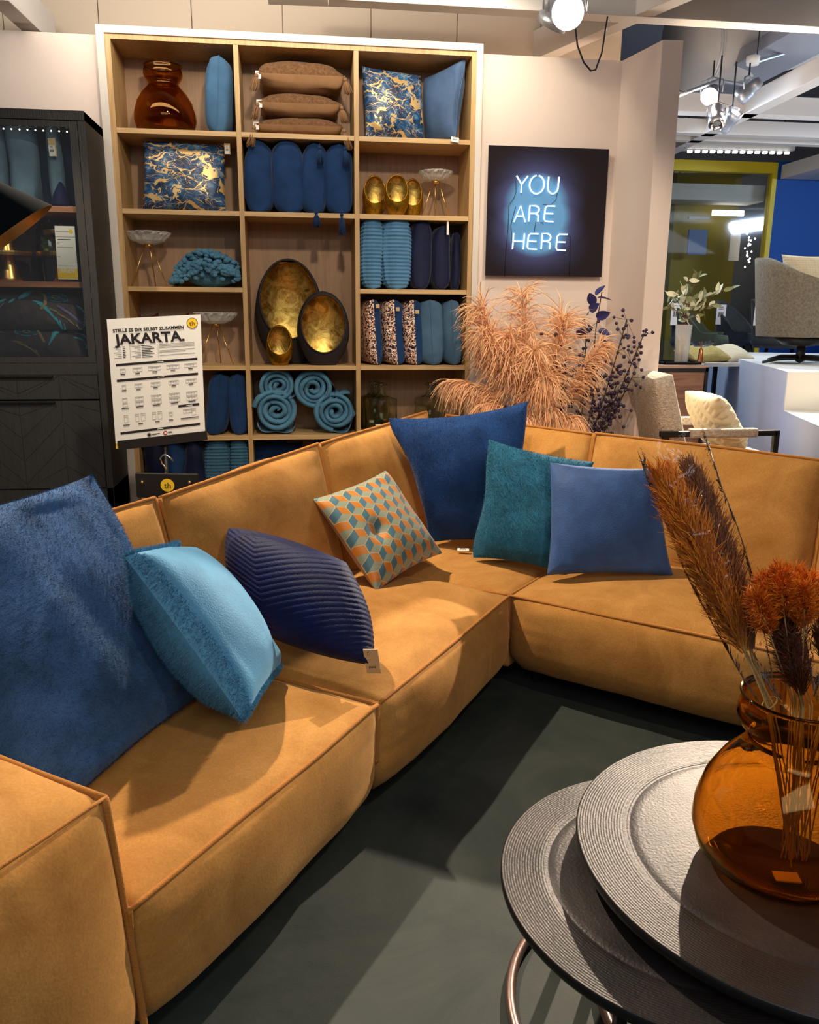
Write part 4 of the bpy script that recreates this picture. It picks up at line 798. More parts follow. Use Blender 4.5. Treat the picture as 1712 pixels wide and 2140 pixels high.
def L(cmd):    # letter strokes in a unit box (0..1 wide, 0..1 high)
    arc = lambda cx, cy, rx, ry, a0, a1, n=14: [(cx+rx*math.cos(math.radians(a0+(a1-a0)*i/n)), cy+ry*math.sin(math.radians(a0+(a1-a0)*i/n))) for i in range(n+1)]
    return {'Y': [[(0, 1), (.5, .5), (.5, 0)], [(1, 1), (.5, .5)]], 'O': [arc(.5, .5, .55, .52, 100, 440, 30)], 'U': [[(0, 1), (0, .35)]+arc(.5, .38, .5, .4, 180, 360)+[(1, 1)]],
            'A': [[(0, 0), (.5, 1), (1, 0)], [(.2, .36), (.8, .36)]], 'R': [[(0, 0), (0, .98)]+arc(.45, .74, .42, .24, 90, -90, 12)+[(.1, .5)], [(.5, .5), (.85, 0)]][:1]+[[(.55, .5), (.82, .4), (.85, 0)]],
            'E': [[(1, .97), (.2, .97), (.03, .85), (0, .5), (0, .15), (.12, .02), (.95, 0)], [(.05, .5), (.85, .5)]], 'H': [[(0, 0), (0, 1)], [(1, 0), (1, 1)], [(0, .5), (1, .5)]]}[cmd]
def zpx(px, py): return at(px, py, 4.96)
for word, boxes in (('YOU', ((1077, 368, 1102, 403), (1107, 368, 1136, 404), (1144, 370, 1167, 404))), ('ARE', ((1074, 430, 1099, 464), (1105, 430, 1129, 463), (1137, 430, 1159, 463))), ('HERE', ((1071, 488, 1095, 521), (1102, 488, 1124, 521), (1131, 488, 1153, 521), (1162, 489, 1185, 523)))):
    for ch, (xa_, ya_, xb_, yb_) in zip(word, boxes):
        A0, B0 = zpx(xa_, yb_), zpx(xb_, ya_); mb = MB(); z0_, z1_ = A0[2], B0[2]
        for st in L(ch):
            pts = [V3(A0[0]+(B0[0]-A0[0])*u+(v*.004), 4.958, z0_+(z1_-z0_)*v) for u, v in st]
            mb.tube(pts, .0046, 6)
        mb.obj('printed_neon_letter', M['neon'], pic, True)  # printed letters raised as tubes, with emission so they look lit
for pts in (((1078, 375), (1079, 400), (1074, 415), (1064, 428), (1062, 480), (1058, 520), (1055, 578)), ((1165, 404), (1162, 418), (1152, 427), (1135, 427)), ((1078, 432), (1073, 450), (1068, 470), (1070, 495), (1069, 510)), ((1185, 490), (1193, 495), (1192, 540), (1190, 575)), ((1120, 464), (1116, 488)), ((1130, 465), (1137, 466))):
    MB().tube([zpx(*q) for q in pts], .0016, 5).obj('neon_wire', M['cablem'], pic, True)

# ------------------------------------------------------------------ the white sign board on its stand
sg = thing('sign_board', 'white product sign board headed JAKARTA on a black stand', 'sign', (-.62, 3.92, 0))
SA, SB_, SCc, SD = at(223, 667, 3.9), at(419, 657, 3.98), at(429, 905, 3.98), at(242, 929, 3.9)
def sp(u, v, off=0):   # u right, v down on the board
    p = SA*(1-u)*(1-v)+SB_*u*(1-v)+SCc*u*v+SD*(1-u)*v; return p+V3(.09, -1, 0)*off/1.004
sx = (SB_-SA)/np.linalg.norm(SB_-SA); su = (SA-SD)/np.linalg.norm(SA-SD)
MB().hexa([sp(0, 1, -.006), sp(1, 1, -.006), sp(1, 1, 0), sp(0, 1, 0), sp(0, 0, -.006), sp(1, 0, -.006), sp(1, 0, 0), sp(0, 0, 0)][0:8]).obj('board', M['paper'], sg)
def sbar(u0, v0, u1, v1, mat, off=.0007, name='print', mb=None):
    q = [sp(u0, v1, 0), sp(u1, v1, 0), sp(u1, v1, off), sp(u0, v1, off), sp(u0, v0, 0), sp(u1, v0, 0), sp(u1, v0, off), sp(u0, v0, off)]
    if mb is not None: return mb.hexa(q)
    return MB().hexa(q).obj(name, M[mat], sg)
W_ = np.linalg.norm(SB_-SA)
text('STELLE ES DIR SELBST ZUSAMMEN', .0195, sp(.055, .105, .001), sx, su, M['ink'], sg, bold=.0005, align='LEFT', width=.755*W_)
text('JAKARTA.', .062, sp(.065, .200, .001), sx, su, M['ink'], sg, bold=.0020, align='LEFT', width=.75*W_)
c_ = sp(.905, .068, .0008); disc = lambda c, r, off, mat, par, xd=sx, ud=su, nm='logo_disc': MB().add([c+xd*r*math.cos(a)+ud*r*math.sin(a)+V3(.09, -1, 0)*off for a in np.linspace(0, 6.2832, 33)[:-1]], [tuple(range(32))]).obj(nm, mat, par)
disc(c_, .0245, .0002, M['ink'], sg); disc(c_, .022, .0006, M['yellow'], sg); text('th', .030, c_-su*.010+V3(.09, -1, 0)*.001, sx, su, M['ink'], sg)
for v0, v1_, u0, u1 in ((.353, .372, .06, .945), (.478, .498, .06, .945), (.735, .755, .71, .945), (.905, .925, .06, .945)): sbar(u0, v0-.0, u1, v1_, 'ink', name='heading_bar')
mbg = MB(); mbi = MB()
for k in range(7): sbar(.05+.02*(k % 3), .222+.014*k, .13, .225+.014*k, 0, mb=mbg); sbar(.145, .221+.014*k, .17+.005*(k % 2), .226+.014*k, 0, mb=mbi)
for k in range(8): sbar(.24+.03*(k % 3), .222+.013*k, .335, .2245+.013*k, 0, mb=mbg); sbar(.345, .221+.013*k, .44+.02*(k % 3), .226+.013*k, 0, mb=mbi)
for k in range(8):
    if k not in (3, 6): sbar(.535, .222+.0125*k, .92-.1*(k == 5), .2245+.0125*k, 0, mb=mbg)
for u in (.22, .52): sbar(u, .215, u+.002, .33, 0, mb=mbi)
def so(u, v, w, h, n):      # outline of a small sofa drawing
    e = .0022; e2 = .0018
    for q in ((u, v, u+w, v+e2), (u, v+h, u+w, v+h+e2), (u, v, u+e, v+h), (u+w, v, u+w+e, v+h)): sbar(*q, 0, mb=mbg)
    for k in range(1, n): sbar(u+w*k/n, v+h*.2, u+w*k/n+e, v+h, 0, mb=mbg)
    sbar(u+w*.1, v+h*.25, u+w*.9, v+h*.25+e2, 0, mb=mbg)
def cap(u, v, w): sbar(u-w/2, v, u+w/2, v+.006, 0, mb=mbi); sbar(u-w/2, v+.010, u+w/2, v+.013, 0, mb=mbg)
us = (.13, .285, .47, .67, .865)
for u, w, n in zip(us, (.055, .10, .14, .14, .14), (1, 2, 3, 4, 4)): so(u-w/2, .395, w, .03, n); cap(u, .437, .05)
for u, w, n in zip(us, (.04, .08, .10, .11, .12), (1, 2, 3, 4, 4)): so(u-w/2, .525, w, .03, n); cap(u, .566, .05)
for u, w, n in zip(us, (.05, .09, .11, .12, .12), (1, 2, 3, 4, 4)): so(u-w/2, .63, w, .03, n); so(u-w/2, .67, w, .03, n); cap(u, .71, .08)
for u, w in ((.13, .04), (.25, .04), (.315, .045), (.435, .04), (.50, .045)): so(u-w/2, .77, w, .06, 1)
so(.60, .785, .04, .03, 1); so(.76, .775, .10, .03, 3); so(.855, .775, .045, .055, 1)
for u, w in ((.13, .07), (.285, .05), (.47, .05), (.62, .05), (.83, .2)): cap(u, .848, w)
mbg.obj('print', M['grey'], sg)['kind'] = 'stuff'; mbi.obj('print', M['ink'], sg)['kind'] = 'stuff'
for v0, u0 in ((.3605, .50), (.486, .50), (.743, .80), (.913, .46)): sbar(u0, v0, u0+.07, v0+.005, 'paper', .0012)
disc(sp(.37, .955, .001), .010, .0004, M['grey'], sg); disc(sp(.55, .955, .001), .010, .0004, M['red'], sg)
disc(sp(.37, .955, .001), .006, .0008, M['ink'], sg); disc(sp(.55, .955, .001), .005, .0008, M['paper'], sg)
mb2 = MB(); sbar(.40, .95, .49, .9545, 0, mb=mb2); sbar(.40, .957, .45, .961, 0, mb=mb2); sbar(.58, .948, .62, .953, 0, mb=mb2); sbar(.58, .957, .63, .961, 0, mb=mb2); mb2.obj('print', M['ink'], sg)['kind'] = 'stuff'
sbar(0, .99, .035, 1.0+.035, 'yellow', .001)
q0, q1 = at(246, 920, 3.90), at(430, 899, 3.98); MB().bar(q0+V3(0, 0, -.024), q1+V3(.005, 0, -.024), .02, .042).obj('clamp_bar', M['black'], sg)
cx_ = at(343, 912, 3.95); MB().tube([cx_, V3(cx_[0], cx_[1]+.03, .02)], .010, 8).obj('pole', M['black'], sg, True); MB().lathe([(0, .0), (.16, .0), (.16, .012), (.02, .02), (0, .02)], (cx_[0], cx_[1]+.03, 0), 32).obj('foot', M['black'], sg, True)
# swatch hanger
hg = thing('swatch_hanger', 'black fabric sample board with a yellow round mark hanging from a chrome hook', 'hanger', at(348, 1025, 3.86))
ha, hb = at(283, 988, 3.86), at(414, 990, 3.92); hz = V3(0, 0, -.115)
MB().bar((ha+hb)/2+hz*0+V3(-.19, -.011, 0)*0+ha*0, (ha+hb)/2+hz, .001, .001).obj('board_core', M['black'], hg)
MB().hexa([ha+hz+V3(0, -.01, 0), hb+hz+V3(0, -.01, 0), hb+hz+V3(0, .012, 0), ha+hz+V3(0, .012, 0), ha+V3(0, -.01, 0), hb+V3(0, -.01, 0), hb+V3(0, .012, 0), ha+V3(0, .012, 0)]).obj('board', M['black'], hg, bevel=.003)
hx = (hb-ha)/np.linalg.norm(hb-ha); cc = (ha+hb)/2+V3(0, -.0115, -.055); disc(cc, .031, .0008, M['yellow'], hg, hx, ZZ); text('th', .040, cc+V3(0, -.0018, -.014), hx, (0, 0, 1), M['ink'], hg)
for px in (297, 396): MB().sphere(at(px, 1008, 3.845), .008, 10, 6).obj('rivet', M['brass'], hg, True)
hk = [at(*q, 3.89) for q in ((346, 990), (346, 978), (338, 968), (335, 958), (341, 951), (348, 951), (356, 957), (362, 964))]; MB().tube(hk, .0045, 8).obj('hook', M['chrome'], hg, True)
MB().hexa([ha+hz*2.3+V3(.02, -.002, 0), hb+hz*2.3+V3(-.02, -.002, 0), hb+hz*2.3+V3(-.02, .006, 0), ha+hz*2.3+V3(.02, .006, 0), ha+hz+V3(.02, -.002, 0), hb+hz+V3(-.02, -.002, 0), hb+hz+V3(-.02, .006, 0), ha+hz+V3(.02, .006, 0)]).obj('fabric_sample', M['taupe'], hg)

# ------------------------------------------------------------------ dark display cabinet
CF = 4.5; ctr = at(175, 232, CF); CXR = ctr[0]; CZT = ctr[2]; CXL = CXR-1.75; CB = 4.90
cb = thing('display_cabinet', 'tall charcoal display cabinet with glass doors left of the shelving', 'cabinet', ((CXL+CXR)/2, 4.7, .36))
def cz(py, px=120): return at(px, py, CF)[2]
z_gt, z_gb = cz(265), cz(746); z_d1, z_d2, z_bt = cz(783), cz(836), cz(1022)
gx1 = (at(158, 270, CF)[0]+at(172, 740, CF)[0])/2; CM = CXR-.86
MB().box(CXR-.035, CXR, CF, CB, .45, CZT).obj('side_panel', M['cab'], cb, bevel=.002); MB().box(CXL, CXL+.035, CF, CB, .45, CZT).obj('side_panel', M['cab'], cb)
MB().box(CXL-.0, CXR, CF-.005, CB, CZT-.045, CZT+.0).obj('top_panel', M['cab'], cb, bevel=.002); MB().box(CXL+.035, CXR-.035, CB-.012, CB, .5, CZT-.045).obj('back_panel', plain('cabinet_interior', lin(58, 44, 38), .6), cb)
MB().box(CXL, CXR, CF, CB, .47, z_bt-.0).obj('bottom_panel', M['cab'], cb)
MB().box(CXL+.035, CXR-.035, CF+.004, CB-.012, z_gb-.055, z_gb-.02).obj('cabinet_floor', M['cab'], cb)
MB().box(CXL+.035, CXR-.035, CF, CF+.03, z_d1+.0, z_gb-.03).obj('rail', M['cab'], cb)
for x in (CXL+.06, CXR-.06):
    for y in (CF+.05, CB-.06): MB().hexa([(x-.022, y-.022, .36), (x+.022, y-.022, .36), (x+.022, y+.022, .36), (x-.022, y+.022, .36), (x-.03, y-.03, .47), (x+.03, y-.03, .47), (x+.03, y+.03, .47), (x-.03, y+.03, .47)]).obj('leg', M['black'], cb)
zs_ = [cz(428), cz(588)]
for z in zs_: MB().box(CXL+.035, CXR-.035, CF+.05, CB-.012, z-.028, z).obj('shelf', wood('reddish_shelf_wood', lin(150, 92, 58), lin(190, 128, 84), (3, 40, 40)), cb)
for dx0, dx1 in ((CM+.002, CXR-.036), (CXL+.036, CM-.002)):
    dr = MB(); fw = dx1-gx1 if dx1 > CM+.1 else .06; y0, y1 = CF-.002, CF+.022
    dr.box(dx0, dx0+fw, y0, y1, z_gb-.03, CZT-.048); dr.box(dx1-fw, dx1, y0, y1, z_gb-.03, CZT-.048); dr.box(dx0+fw, dx1-fw, y0, y1, z_gt, CZT-.048); dr.box(dx0+fw, dx1-fw, y0, y1, z_gb-.03, z_gb)
    d_ = dr.obj('door', M['cab'], cb); MB().box(dx0+fw, dx1-fw, CF+.008, CF+.012, z_gb, z_gt).obj('glass', M['pane'], d_)
    # drawer and herringbone panel
    for za, zb_, nm in ((z_d2+.004, z_d1-.002, 'drawer'), (z_bt+.004, z_d2-.004, 'lower_door')):
        f_ = MB().box(dx0, dx1, CF-.004, CF+.018, za, zb_).obj(nm, M['cab'], cb)
        MB().box(dx0+.03, dx1-.22, CF-.022, CF-.004, zb_-.010, zb_-.002).obj('handle', M['black'], f_)
        # herringbone slats
        w_ = .085; xm = dx0; step = w_*1.4142; xmid = (dx0+dx1)/2; bw = .21; c0_ = dx0
        while c0_ < dx1-.01:
            sgn = 1 if int(round((c0_-dx0)/bw)) % 2 == 0 else -1; xa_, xb_ = c0_, min(c0_+bw, dx1); z = za-bw
            while z < zb_:
                # parallelogram clipped to the panel
                q = [(xa_, z), (xb_, z+sgn*(xb_-xa_)), (xb_, z+sgn*(xb_-xa_)+step-.005), (xa_, z+step-.005)]
                if sgn < 0: q = [(a_, b_+bw) for a_, b_ in q]
                q = [(a_, min(max(b_, za+.002), zb_-.002)) for a_, b_ in q]
                if (q[3][1]-q[0][1]) > .004 or (q[2][1]-q[1][1]) > .004:
                    ys = CF-.0065; MB().hexa([(q[0][0]+.001, ys, q[0][1]), (q[1][0]-.001, ys, q[1][1]), (q[1][0]-.001, CF-.004, q[1][1]), (q[0][0]+.001, CF-.004, q[0][1]), (q[3][0]+.001, ys, q[3][1]), (q[2][0]-.001, ys, q[2][1]), (q[2][0]-.001, CF-.004, q[2][1]), (q[3][0]+.001, CF-.004, q[3][1])]).obj('slat', M['cab'], f_)
                z += step
            c0_ += bw
# string of lights
sl = thing('string_lights', 'row of tiny warm lights hung inside the cabinet top', 'lights', at(90, 273, 4.56)); A0, B0 = at(-60, 266, 4.56), at(140, 275, 4.56)
MB().tube([A0*(1-t)+B0*t+V3(0, 0, -.004*math.sin(t*38)**2) for t in np.linspace(0, 1, 30)], .0012, 4).obj('wire', M['brass'], sl)
for k in range(13): MB().sphere(A0*(1-k/12)+B0*k/12, .0035, 8, 6).obj('bulb', M['glows'], sl)
greyblue = fabric('grey_blue_linen', lin(96, 120, 138), .15, 10, .2)
M['greyblue'] = greyblue
for i, (pa, pb, h) in enumerate(((-45, 8, .42), (10, 68, .44), (92, 122, .42))):
    a, b = px_x(pa, 340, 4.65), px_x(pb, 340, 4.65); cc, S = edge_pillow('linen_cushion', greyblue, ['grey blue linen cushion at the far left behind the cabinet glass', 'grey blue linen cushion in the middle behind the cabinet glass', 'narrow grey blue linen cushion with a kraft tag behind the cabinet glass'][i], a, b, zs_[0], h, 'cushions in the cabinet', seed=110+i, y0=4.60, y1=4.86, twist=.03, T=(b-a)*1.1)
    if i == 2: tagcard(cc, at(110, 308, 4.57), .035, .085, (1, 0, .05), mat='kraft', printed=False); tagcard(cc, at(109, 315, 4.566), .03, .05, (1, 0, .05))
for i, px in enumerate((75, 140)):
    x = px_x(px, 340, 4.8); pillow('linen_cushion', M['slate'], None, [(x-.08, 4.86, zs_[0]+.40), (x+.08, 4.86, zs_[0]+.40), (x+.09, 4.80, zs_[0]), (x-.09, 4.80, zs_[0])], .08, 20, seed=113+i, label=['dark blue grey cushion flat against the cabinet back in the middle', 'dark blue grey cushion flat against the cabinet back at the right'][i], cat='cushion', group='cushions in the cabinet')
x = px_x(128, 420, 4.62); tag(MB().lathe([(0, 0), (.055, 0), (.05, .02), (.022, .10), (.012, .125), (0, .13)], (x, 4.62, zs_[0]), 20).obj('bottle_stopper', M['velnavy'], None, True), 'small dark cone shaped object with a silver tip beside the grey cushions', 'ornament')
# brass cake stands
for px, lb, dx in ((20, 'brass two tier cake stand behind the cabinet glass', 0), (135, 'second brass two tier cake stand behind the white price card', 0)):
    x = px_x(px, 560, 4.70); c = V3(x, 4.70, zs_[1]); t = thing('cake_stand', lb, 'cake stand', c, 'brass cake stands')
    MB().lathe([(0, 0), (.062, 0), (.058, .02), (.030, .13)], c, 32).obj('base', M['brass'], t, True); MB().lathe([(0, .13), (.13, .13), (.132, .145), (.132, .152), (0, .152)], c, 48).obj('lower_plate', M['brass'], t)
    MB().lathe([(.045, .152), (.040, .17), (.026, .24)], c, 32).obj('column', M['brass'], t, True); MB().lathe([(0, .24), (.09, .24), (.092, .25), (.092, .26), (0, .26)], c, 48).obj('upper_plate', M['brass'], t); MB().lathe([(.03, .26), (.026, .28), (0, .30)], c, 24).obj('finial', M['brass'], t, True)
c = V3(px_x(105, 500, 4.80), 4.80, zs_[1]+.0); t = thing('cloche', 'clear glass dome with green inside behind the white price card', 'glass dome', c)
MB().lathe([(.07, 0), (.075, .18), (.07, .26), (.05, .31), (0, .33)], c, 32).obj('glass', M['pane'], t, True); mb = MB()
for k in range(60): mb.sphere((c[0]+RNG.normal()*.025, c[1]+RNG.normal()*.025, c[2]+.15+RNG.random()*.08), .012, 6, 4)
mb.obj('foliage', plain('moss', lin(120, 130, 50), .9), t)
# price card
pc = thing('price_card', 'tall white price card with a yellow foot on the cabinet shelf', 'card', at(140, 580, 4.56)); a = at(114, 472, 4.56); b = at(156, 473, 4.56); c = at(164, 584, 4.56); d = at(122, 583, 4.56)
def pcp(u, v, o=0): return a*(1-u)*(1-v)+b*u*(1-v)+c*u*v+d*(1-u)*v+V3(0, -o, 0)
def pcb(u0, v0, u1, v1, mat, o=.001): return MB().hexa([pcp(u0, v1), pcp(u1, v1), pcp(u1, v1, o), pcp(u0, v1, o), pcp(u0, v0), pcp(u1, v0), pcp(u1, v0, o), pcp(u0, v0, o)]).obj('print', M[mat], pc)
o_ = pcb(0, 0, 1, 1, 'tin', .002); o_.name = 'card'; pcb(0, .80, 1, .985, 'yellow', .0026)
pcb(0, .200, 1, .206, 'ink', .0026); pcb(.12, .245, .75, .262, 'ink', .0026); pcb(.06, .10, .7, .112, 'grey', .0026)
for v, u1 in ((.31, .2), (.33, .2), (.39, .85), (.745, .95), (.57, .2)): pcb(.06, v, u1, v+.008, 'grey', .0026)
text('TRAGENT', .04, pcp(.04, .88, .003), b-a, a-d, M['tin'], pc, width=.9*np.linalg.norm(b-a), bold=.001, align='LEFT'); disc(pcp(.8, .10, .003), .010, .0005, M['yellow'], pc, V3(1, 0, 0), ZZ)
# folded embroidered cushions
def flower(S, cc, u0, v0, s, mat, mat2, ctr_):
    mb = MB()
    for k in range(5):
        a0 = 2*math.pi*k/5+.3; g = np.linspace(0, 1, 7); P = np.zeros((7, 5, 3))
        for i, gg in enumerate(g):
            wd = math.sin(math.pi*min(.98, gg*.85+.1))*.42
            for j, q in enumerate(np.linspace(-1, 1, 5)):
                a = a0+q*wd; r = s*gg; P[i, j] = S(np.array(u0+r*math.cos(a)), np.array(v0+r*1.5*math.sin(a)), 1, .003)
        mb.grid(P)
    mb.obj('embroidery', mat, cc); mb = MB()
    for k in range(5):
        a0 = 2*math.pi*k/5+.3; pts = [S(np.array(u0+s*(1-.1*abs(q)**2)*math.cos(a0+q*.5)), np.array(v0+1.5*s*(1-.1*abs(q)**2)*math.sin(a0+q*.5)), 1, .004) for q in np.linspace(-1, 1, 7)]; mb.tube(pts, .0022, 4)
    mb.obj('embroidery', mat2, cc)
    mb = MB(); mb.tube([S(np.array(u0+s*.3*math.cos(a)), np.array(v0+s*.45*math.sin(a)), 1, .005) for a in np.linspace(0, 6.28, 14)], .003, 4); mb.obj('embroidery', ctr_, cc)
def leafs(S, cc, u0, v0, du, dv, n, ln, mat, spread=1.2, r=.0052):
    mb = MB()
    for k in range(n):
        a = math.atan2(dv, du)+spread*(k/(n-1)-.5); mb.tube([S(np.array(u0+du*k/n*.5+ln*t*math.cos(a)), np.array(v0+dv*k/n*.5+ln*1.5*t*math.sin(a)), 1, .0035) for t in np.linspace(.1, 1, 5)], [r*.5, r, r*1.2, r, r*.3], 5)
    mb.obj('embroidery', mat, cc)
def band(S, cc, pts, r, mat):
    P = [S(np.array(u), np.array(v), 1, .003) for u, v in pts]; MB().tube(P, r, 6).obj('embroidery', mat, cc, True)
cab_c = []
xl, xr_ = CM+.03, px_x(178, 680, 4.66)
for i, (za, zb_, lb) in enumerate(((cz(746)-.02, cz(680), 'lower dark cushion embroidered with turquoise flowers behind the cabinet glass'), (cz(690), cz(598), 'upper dark cushion embroidered with a turquoise bird and flower'))):
    cc, S = pillow('embroidered_cushion', M['flcloth'], 'thing', [(xl, 4.82, zb_), (xr_-.01, 4.80, zb_-.03), (xr_, 4.64, za), (xl, 4.64, za)], .20-.02*i, 44, ins=.02, seed=120+i, label=lb, cat='cushion', group='embroidered cushions in the cabinet', q=.45); cab_c.append((cc, S))
W0 = xr_-xl
def uu(px): return (px_x(px, 690, 4.62)-xl)/W0
for i, (cc, S) in enumerate(cab_c):
    if i == 1:
        flower(S, cc, uu(120), .40, .085, M['tealthread'], M['turq'], M['beige']); leafs(S, cc, uu(70), .55, .5, .9, 9, .11, M['turq'], 1.3); leafs(S, cc, uu(38), .50, -.9, .4, 7, .10, M['turq'], 1.2)
        band(S, cc, [(uu(42), .52), (uu(58), .40), (uu(76), .24)], [.006, .016, .004], M['turq']); band(S, cc, [(uu(80), .25), (uu(98), .40), (uu(100), .62), (uu(90), .75)], .010, M['beige']); band(S, cc, [(uu(125), .62), (uu(148), .75), (uu(172), .9)], .009, M['lilac'])
        leafs(S, cc, uu(105), .7, .6, .8, 5, .09, M['beige'], .8, .005); leafs(S, cc, uu(15), .6, -.5, .5, 6, .1, M['lilac'], .8, .003); leafs(S, cc, uu(160), .5, .6, .8, 5, .08, M['turq'], .8)
    else:
        flower(S, cc, uu(53), .55, .085, M['tealthread'], M['turq'], M['beige']); leafs(S, cc, uu(105), .5, .7, -.5, 7, .11, M['turq'], .9, .004); band(S, cc, [(uu(100), .85), (uu(112), .55), (uu(128), .35)], [.004, .014, .006], M['turq'])
        band(S, cc, [(uu(70), .4), (uu(82), .6), (uu(92), .8)], .009, M['beige']); leafs(S, cc, uu(10), .6, -.6, -.4, 6, .12, M['lilac'], .8, .004); leafs(S, cc, uu(150), .55, .8, .1, 6, .08, M['turq'], 1.2); leafs(S, cc, uu(20), .8, .4, .3, 5, .09, M['beige'], .9, .004)
# ------------------------------------------------------------------ black reading lamp at the left edge
ly = 2.4; tipb = at(107, 428, ly); lc = at(-130, 560, ly); ax = V3(.86, 0, -.18)
ltop = at(-190, 330, ly+.02)
lt = thing('floor_lamp', 'black cone lampshade with brass lining entering at the left edge', 'lamp', (ltop[0]-.25, ly, 0))
# axis: shade opens down and to the right; build the cone between its narrow neck and its rim circle
r0 = at(107, 428, ly); r1 = at(-60, 555, ly); rc = (r0+r1)/2; R = np.linalg.norm(r0-r1)/2; e1_ = (r0-r1)/(2*R); axn = np.cross(e1_, V3(0, 1, 0)); axn = axn*(1 if axn[2] > 0 else -1); e2_ = rc-V3(0, 0, CAM_Z); e2_ = e2_-e1_*(e2_@e1_); e2_ = e2_/np.linalg.norm(e2_); axn = np.cross(e1_, e2_); axn = axn*(1 if axn[2] > 0 else -1); e2_ = e2_-axn*.10; e2_ /= np.linalg.norm(e2_); axn = np.cross(e1_, e2_); axn = axn*(1 if axn[2] > 0 else -1)
neck = rc+axn*.17
def cone(ra, rb, ca, cb_, flip=False, K=64):
    P = [];
    for c, r in ((ca, ra), (cb_, rb)): P += [c+e1_*r*math.cos(a)+e2_*r*math.sin(a) for a in np.linspace(0, 2*math.pi, K+1)[:-1]]
    F = [(j, (j+1) % K, K+(j+1) % K, K+j) for j in range(K)]; return MB().add(P, F)
cone(R, .035, rc, neck).obj('lamp_shade', M['lampblk'], lt, True); cone(R*.985, .03, rc, neck-axn*.006).obj('lining', M['lampin'], lt, True)
cone(R*1.002, R*.985, rc, rc).obj('rim', M['lampin'], lt); cone(.035, .03, neck, neck+axn*.07).obj('socket', M['lampblk'], lt, True)
hp = neck+axn*.06; pole_x = hp[0]-.35; MB().tube([hp, V3(pole_x, ly, hp[2]+.05), V3(pole_x, ly, .02)], .009, 8).obj('pole', M['black'], lt, True); MB().lathe([(0, 0), (.14, 0), (.14, .015), (0, .02)], (pole_x, ly, 0), 32).obj('foot', M['black'], lt)

# ------------------------------------------------------------------ dried flowers beside the shelving
fy = 4.72
fv = thing('flower_vase', 'tall clear glass vase holding the dried flowers behind the sofa', 'vase', (1.42, fy, .30)); zt_ = .93
struct(MB().box(1.1, 1.88, 4.5, 4.98, 0, .30).obj('trim_20', M['black']))
MB().lathe([(0, .30), (.085, .30), (.095, .34), (.12, zt_), (.117, zt_), (.092, .345), (0, .315)], (1.42, fy, 0), 40).obj('glass_body', M['pane'], fv, True)
def strand(mb, p, d, L, droop, w, n=5):
    p = V3(*p); d = V3(*d); d = d/np.linalg.norm(d); pts = [p]
    for i in range(n): d = d+V3(0, 0, -droop/n)+RNG.normal(size=3)*.14; d /= np.linalg.norm(d); pts.append(pts[-1]+d*L/n)
    pts = np.array(pts); x = np.cross(pts[-1]-pts[0], RNG.normal(size=3)); x /= np.linalg.norm(x)+1e-9; wv = w*np.interp(np.linspace(0, 1, n+1), [0, .2, .6, 1], [.6, 1, .9, .25])[:, None]
    P = np.stack([pts-x*wv, pts+x*wv], 1); mb.grid(P)
def plume(parent, a, tipp, rad, n, L, droop, mat, w=.0022, name='plume', ctl=None, back=.15, start=.3):
    a, b = V3(*a), V3(*tipp); c = V3(*ctl) if ctl is not None else (a+b)/2+V3(0, 0, np.linalg.norm(b-a)*back)
    t = np.linspace(0, 1, 14)[:, None]; cur = a*(1-t)**2+2*c*t*(1-t)+b*t**2
    st = MB().tube(cur, np.linspace(.003, .0012, 14), 5).obj('stem', M['stem'], parent, True); mb = MB()
    for i in range(n):
        q = start+(1-start)*RNG.random()**.9; k = q*13; i0 = min(12, int(k)); p = cur[i0]*(1-(k-i0))+cur[i0+1]*(k-i0); T = cur[i0+1]-cur[i0]; T /= np.linalg.norm(T)
        o = RNG.normal(size=3); o -= T*(o@T); o /= np.linalg.norm(o); strand(mb, p+o*.006, T*1.0+o*rad, L*(1.15-.5*q)*(.55+.7*RNG.random()), droop, w, 7)
    o = mb.obj(name, mat, parent); return o
pf = thing('pampas_bouquet', 'large peach pampas grass bouquet between the sofa back and the black picture', 'flowers', (1.42, fy, .4))
b0 = V3(1.41, fy, .72)
spec = [((940, 800), 4.62, .55, 150, .20, .9, .30), ((1010, 850), 4.55, .5, 120, .19, 1.1, .35), ((1095, 880), 4.50, .5, 150, .20, 1.3, .40), ((1150, 860), 4.52, .5, 120, .20, 1.3, .40), ((1205, 880), 4.50, .5, 150, .19, 1.2, .45), ((1000, 640), 4.72, .6, 150, .22, .5, .15), ((1090, 610), 4.80, .5, 120, .20, .6, .0), ((1180, 660), 4.85, .7, 150, .24, .3, .0), ((1010, 700), 4.60, .6, 130, .20, .8, .2), ((1115, 730), 4.55, .6, 130, .20, 1.0, .2), ((1260, 720), 4.70, .5, 110, .20, .8, .1), ((1060, 700), 4.62, .6, 130, .2, .9, .2), ((1140, 790), 4.5, .6, 130, .2, 1.1, .3)]
for (px, py), Y, rad, n, L_, dr_, bk_ in spec: plume(pf, b0+RNG.normal(size=3)*.02*V3(1, 1, 0), at(px, py, min(Y, 4.70)-.04), rad*1.1, int(n*3.2), L_*1.15, dr_*1.5+.9, M['pampas'], back=bk_, start=.42, w=.0026)
bf = thing('berry_branches', 'dark plum berry branches right of the pampas grass', 'flowers', (1.5, fy, .4)); mbx = None
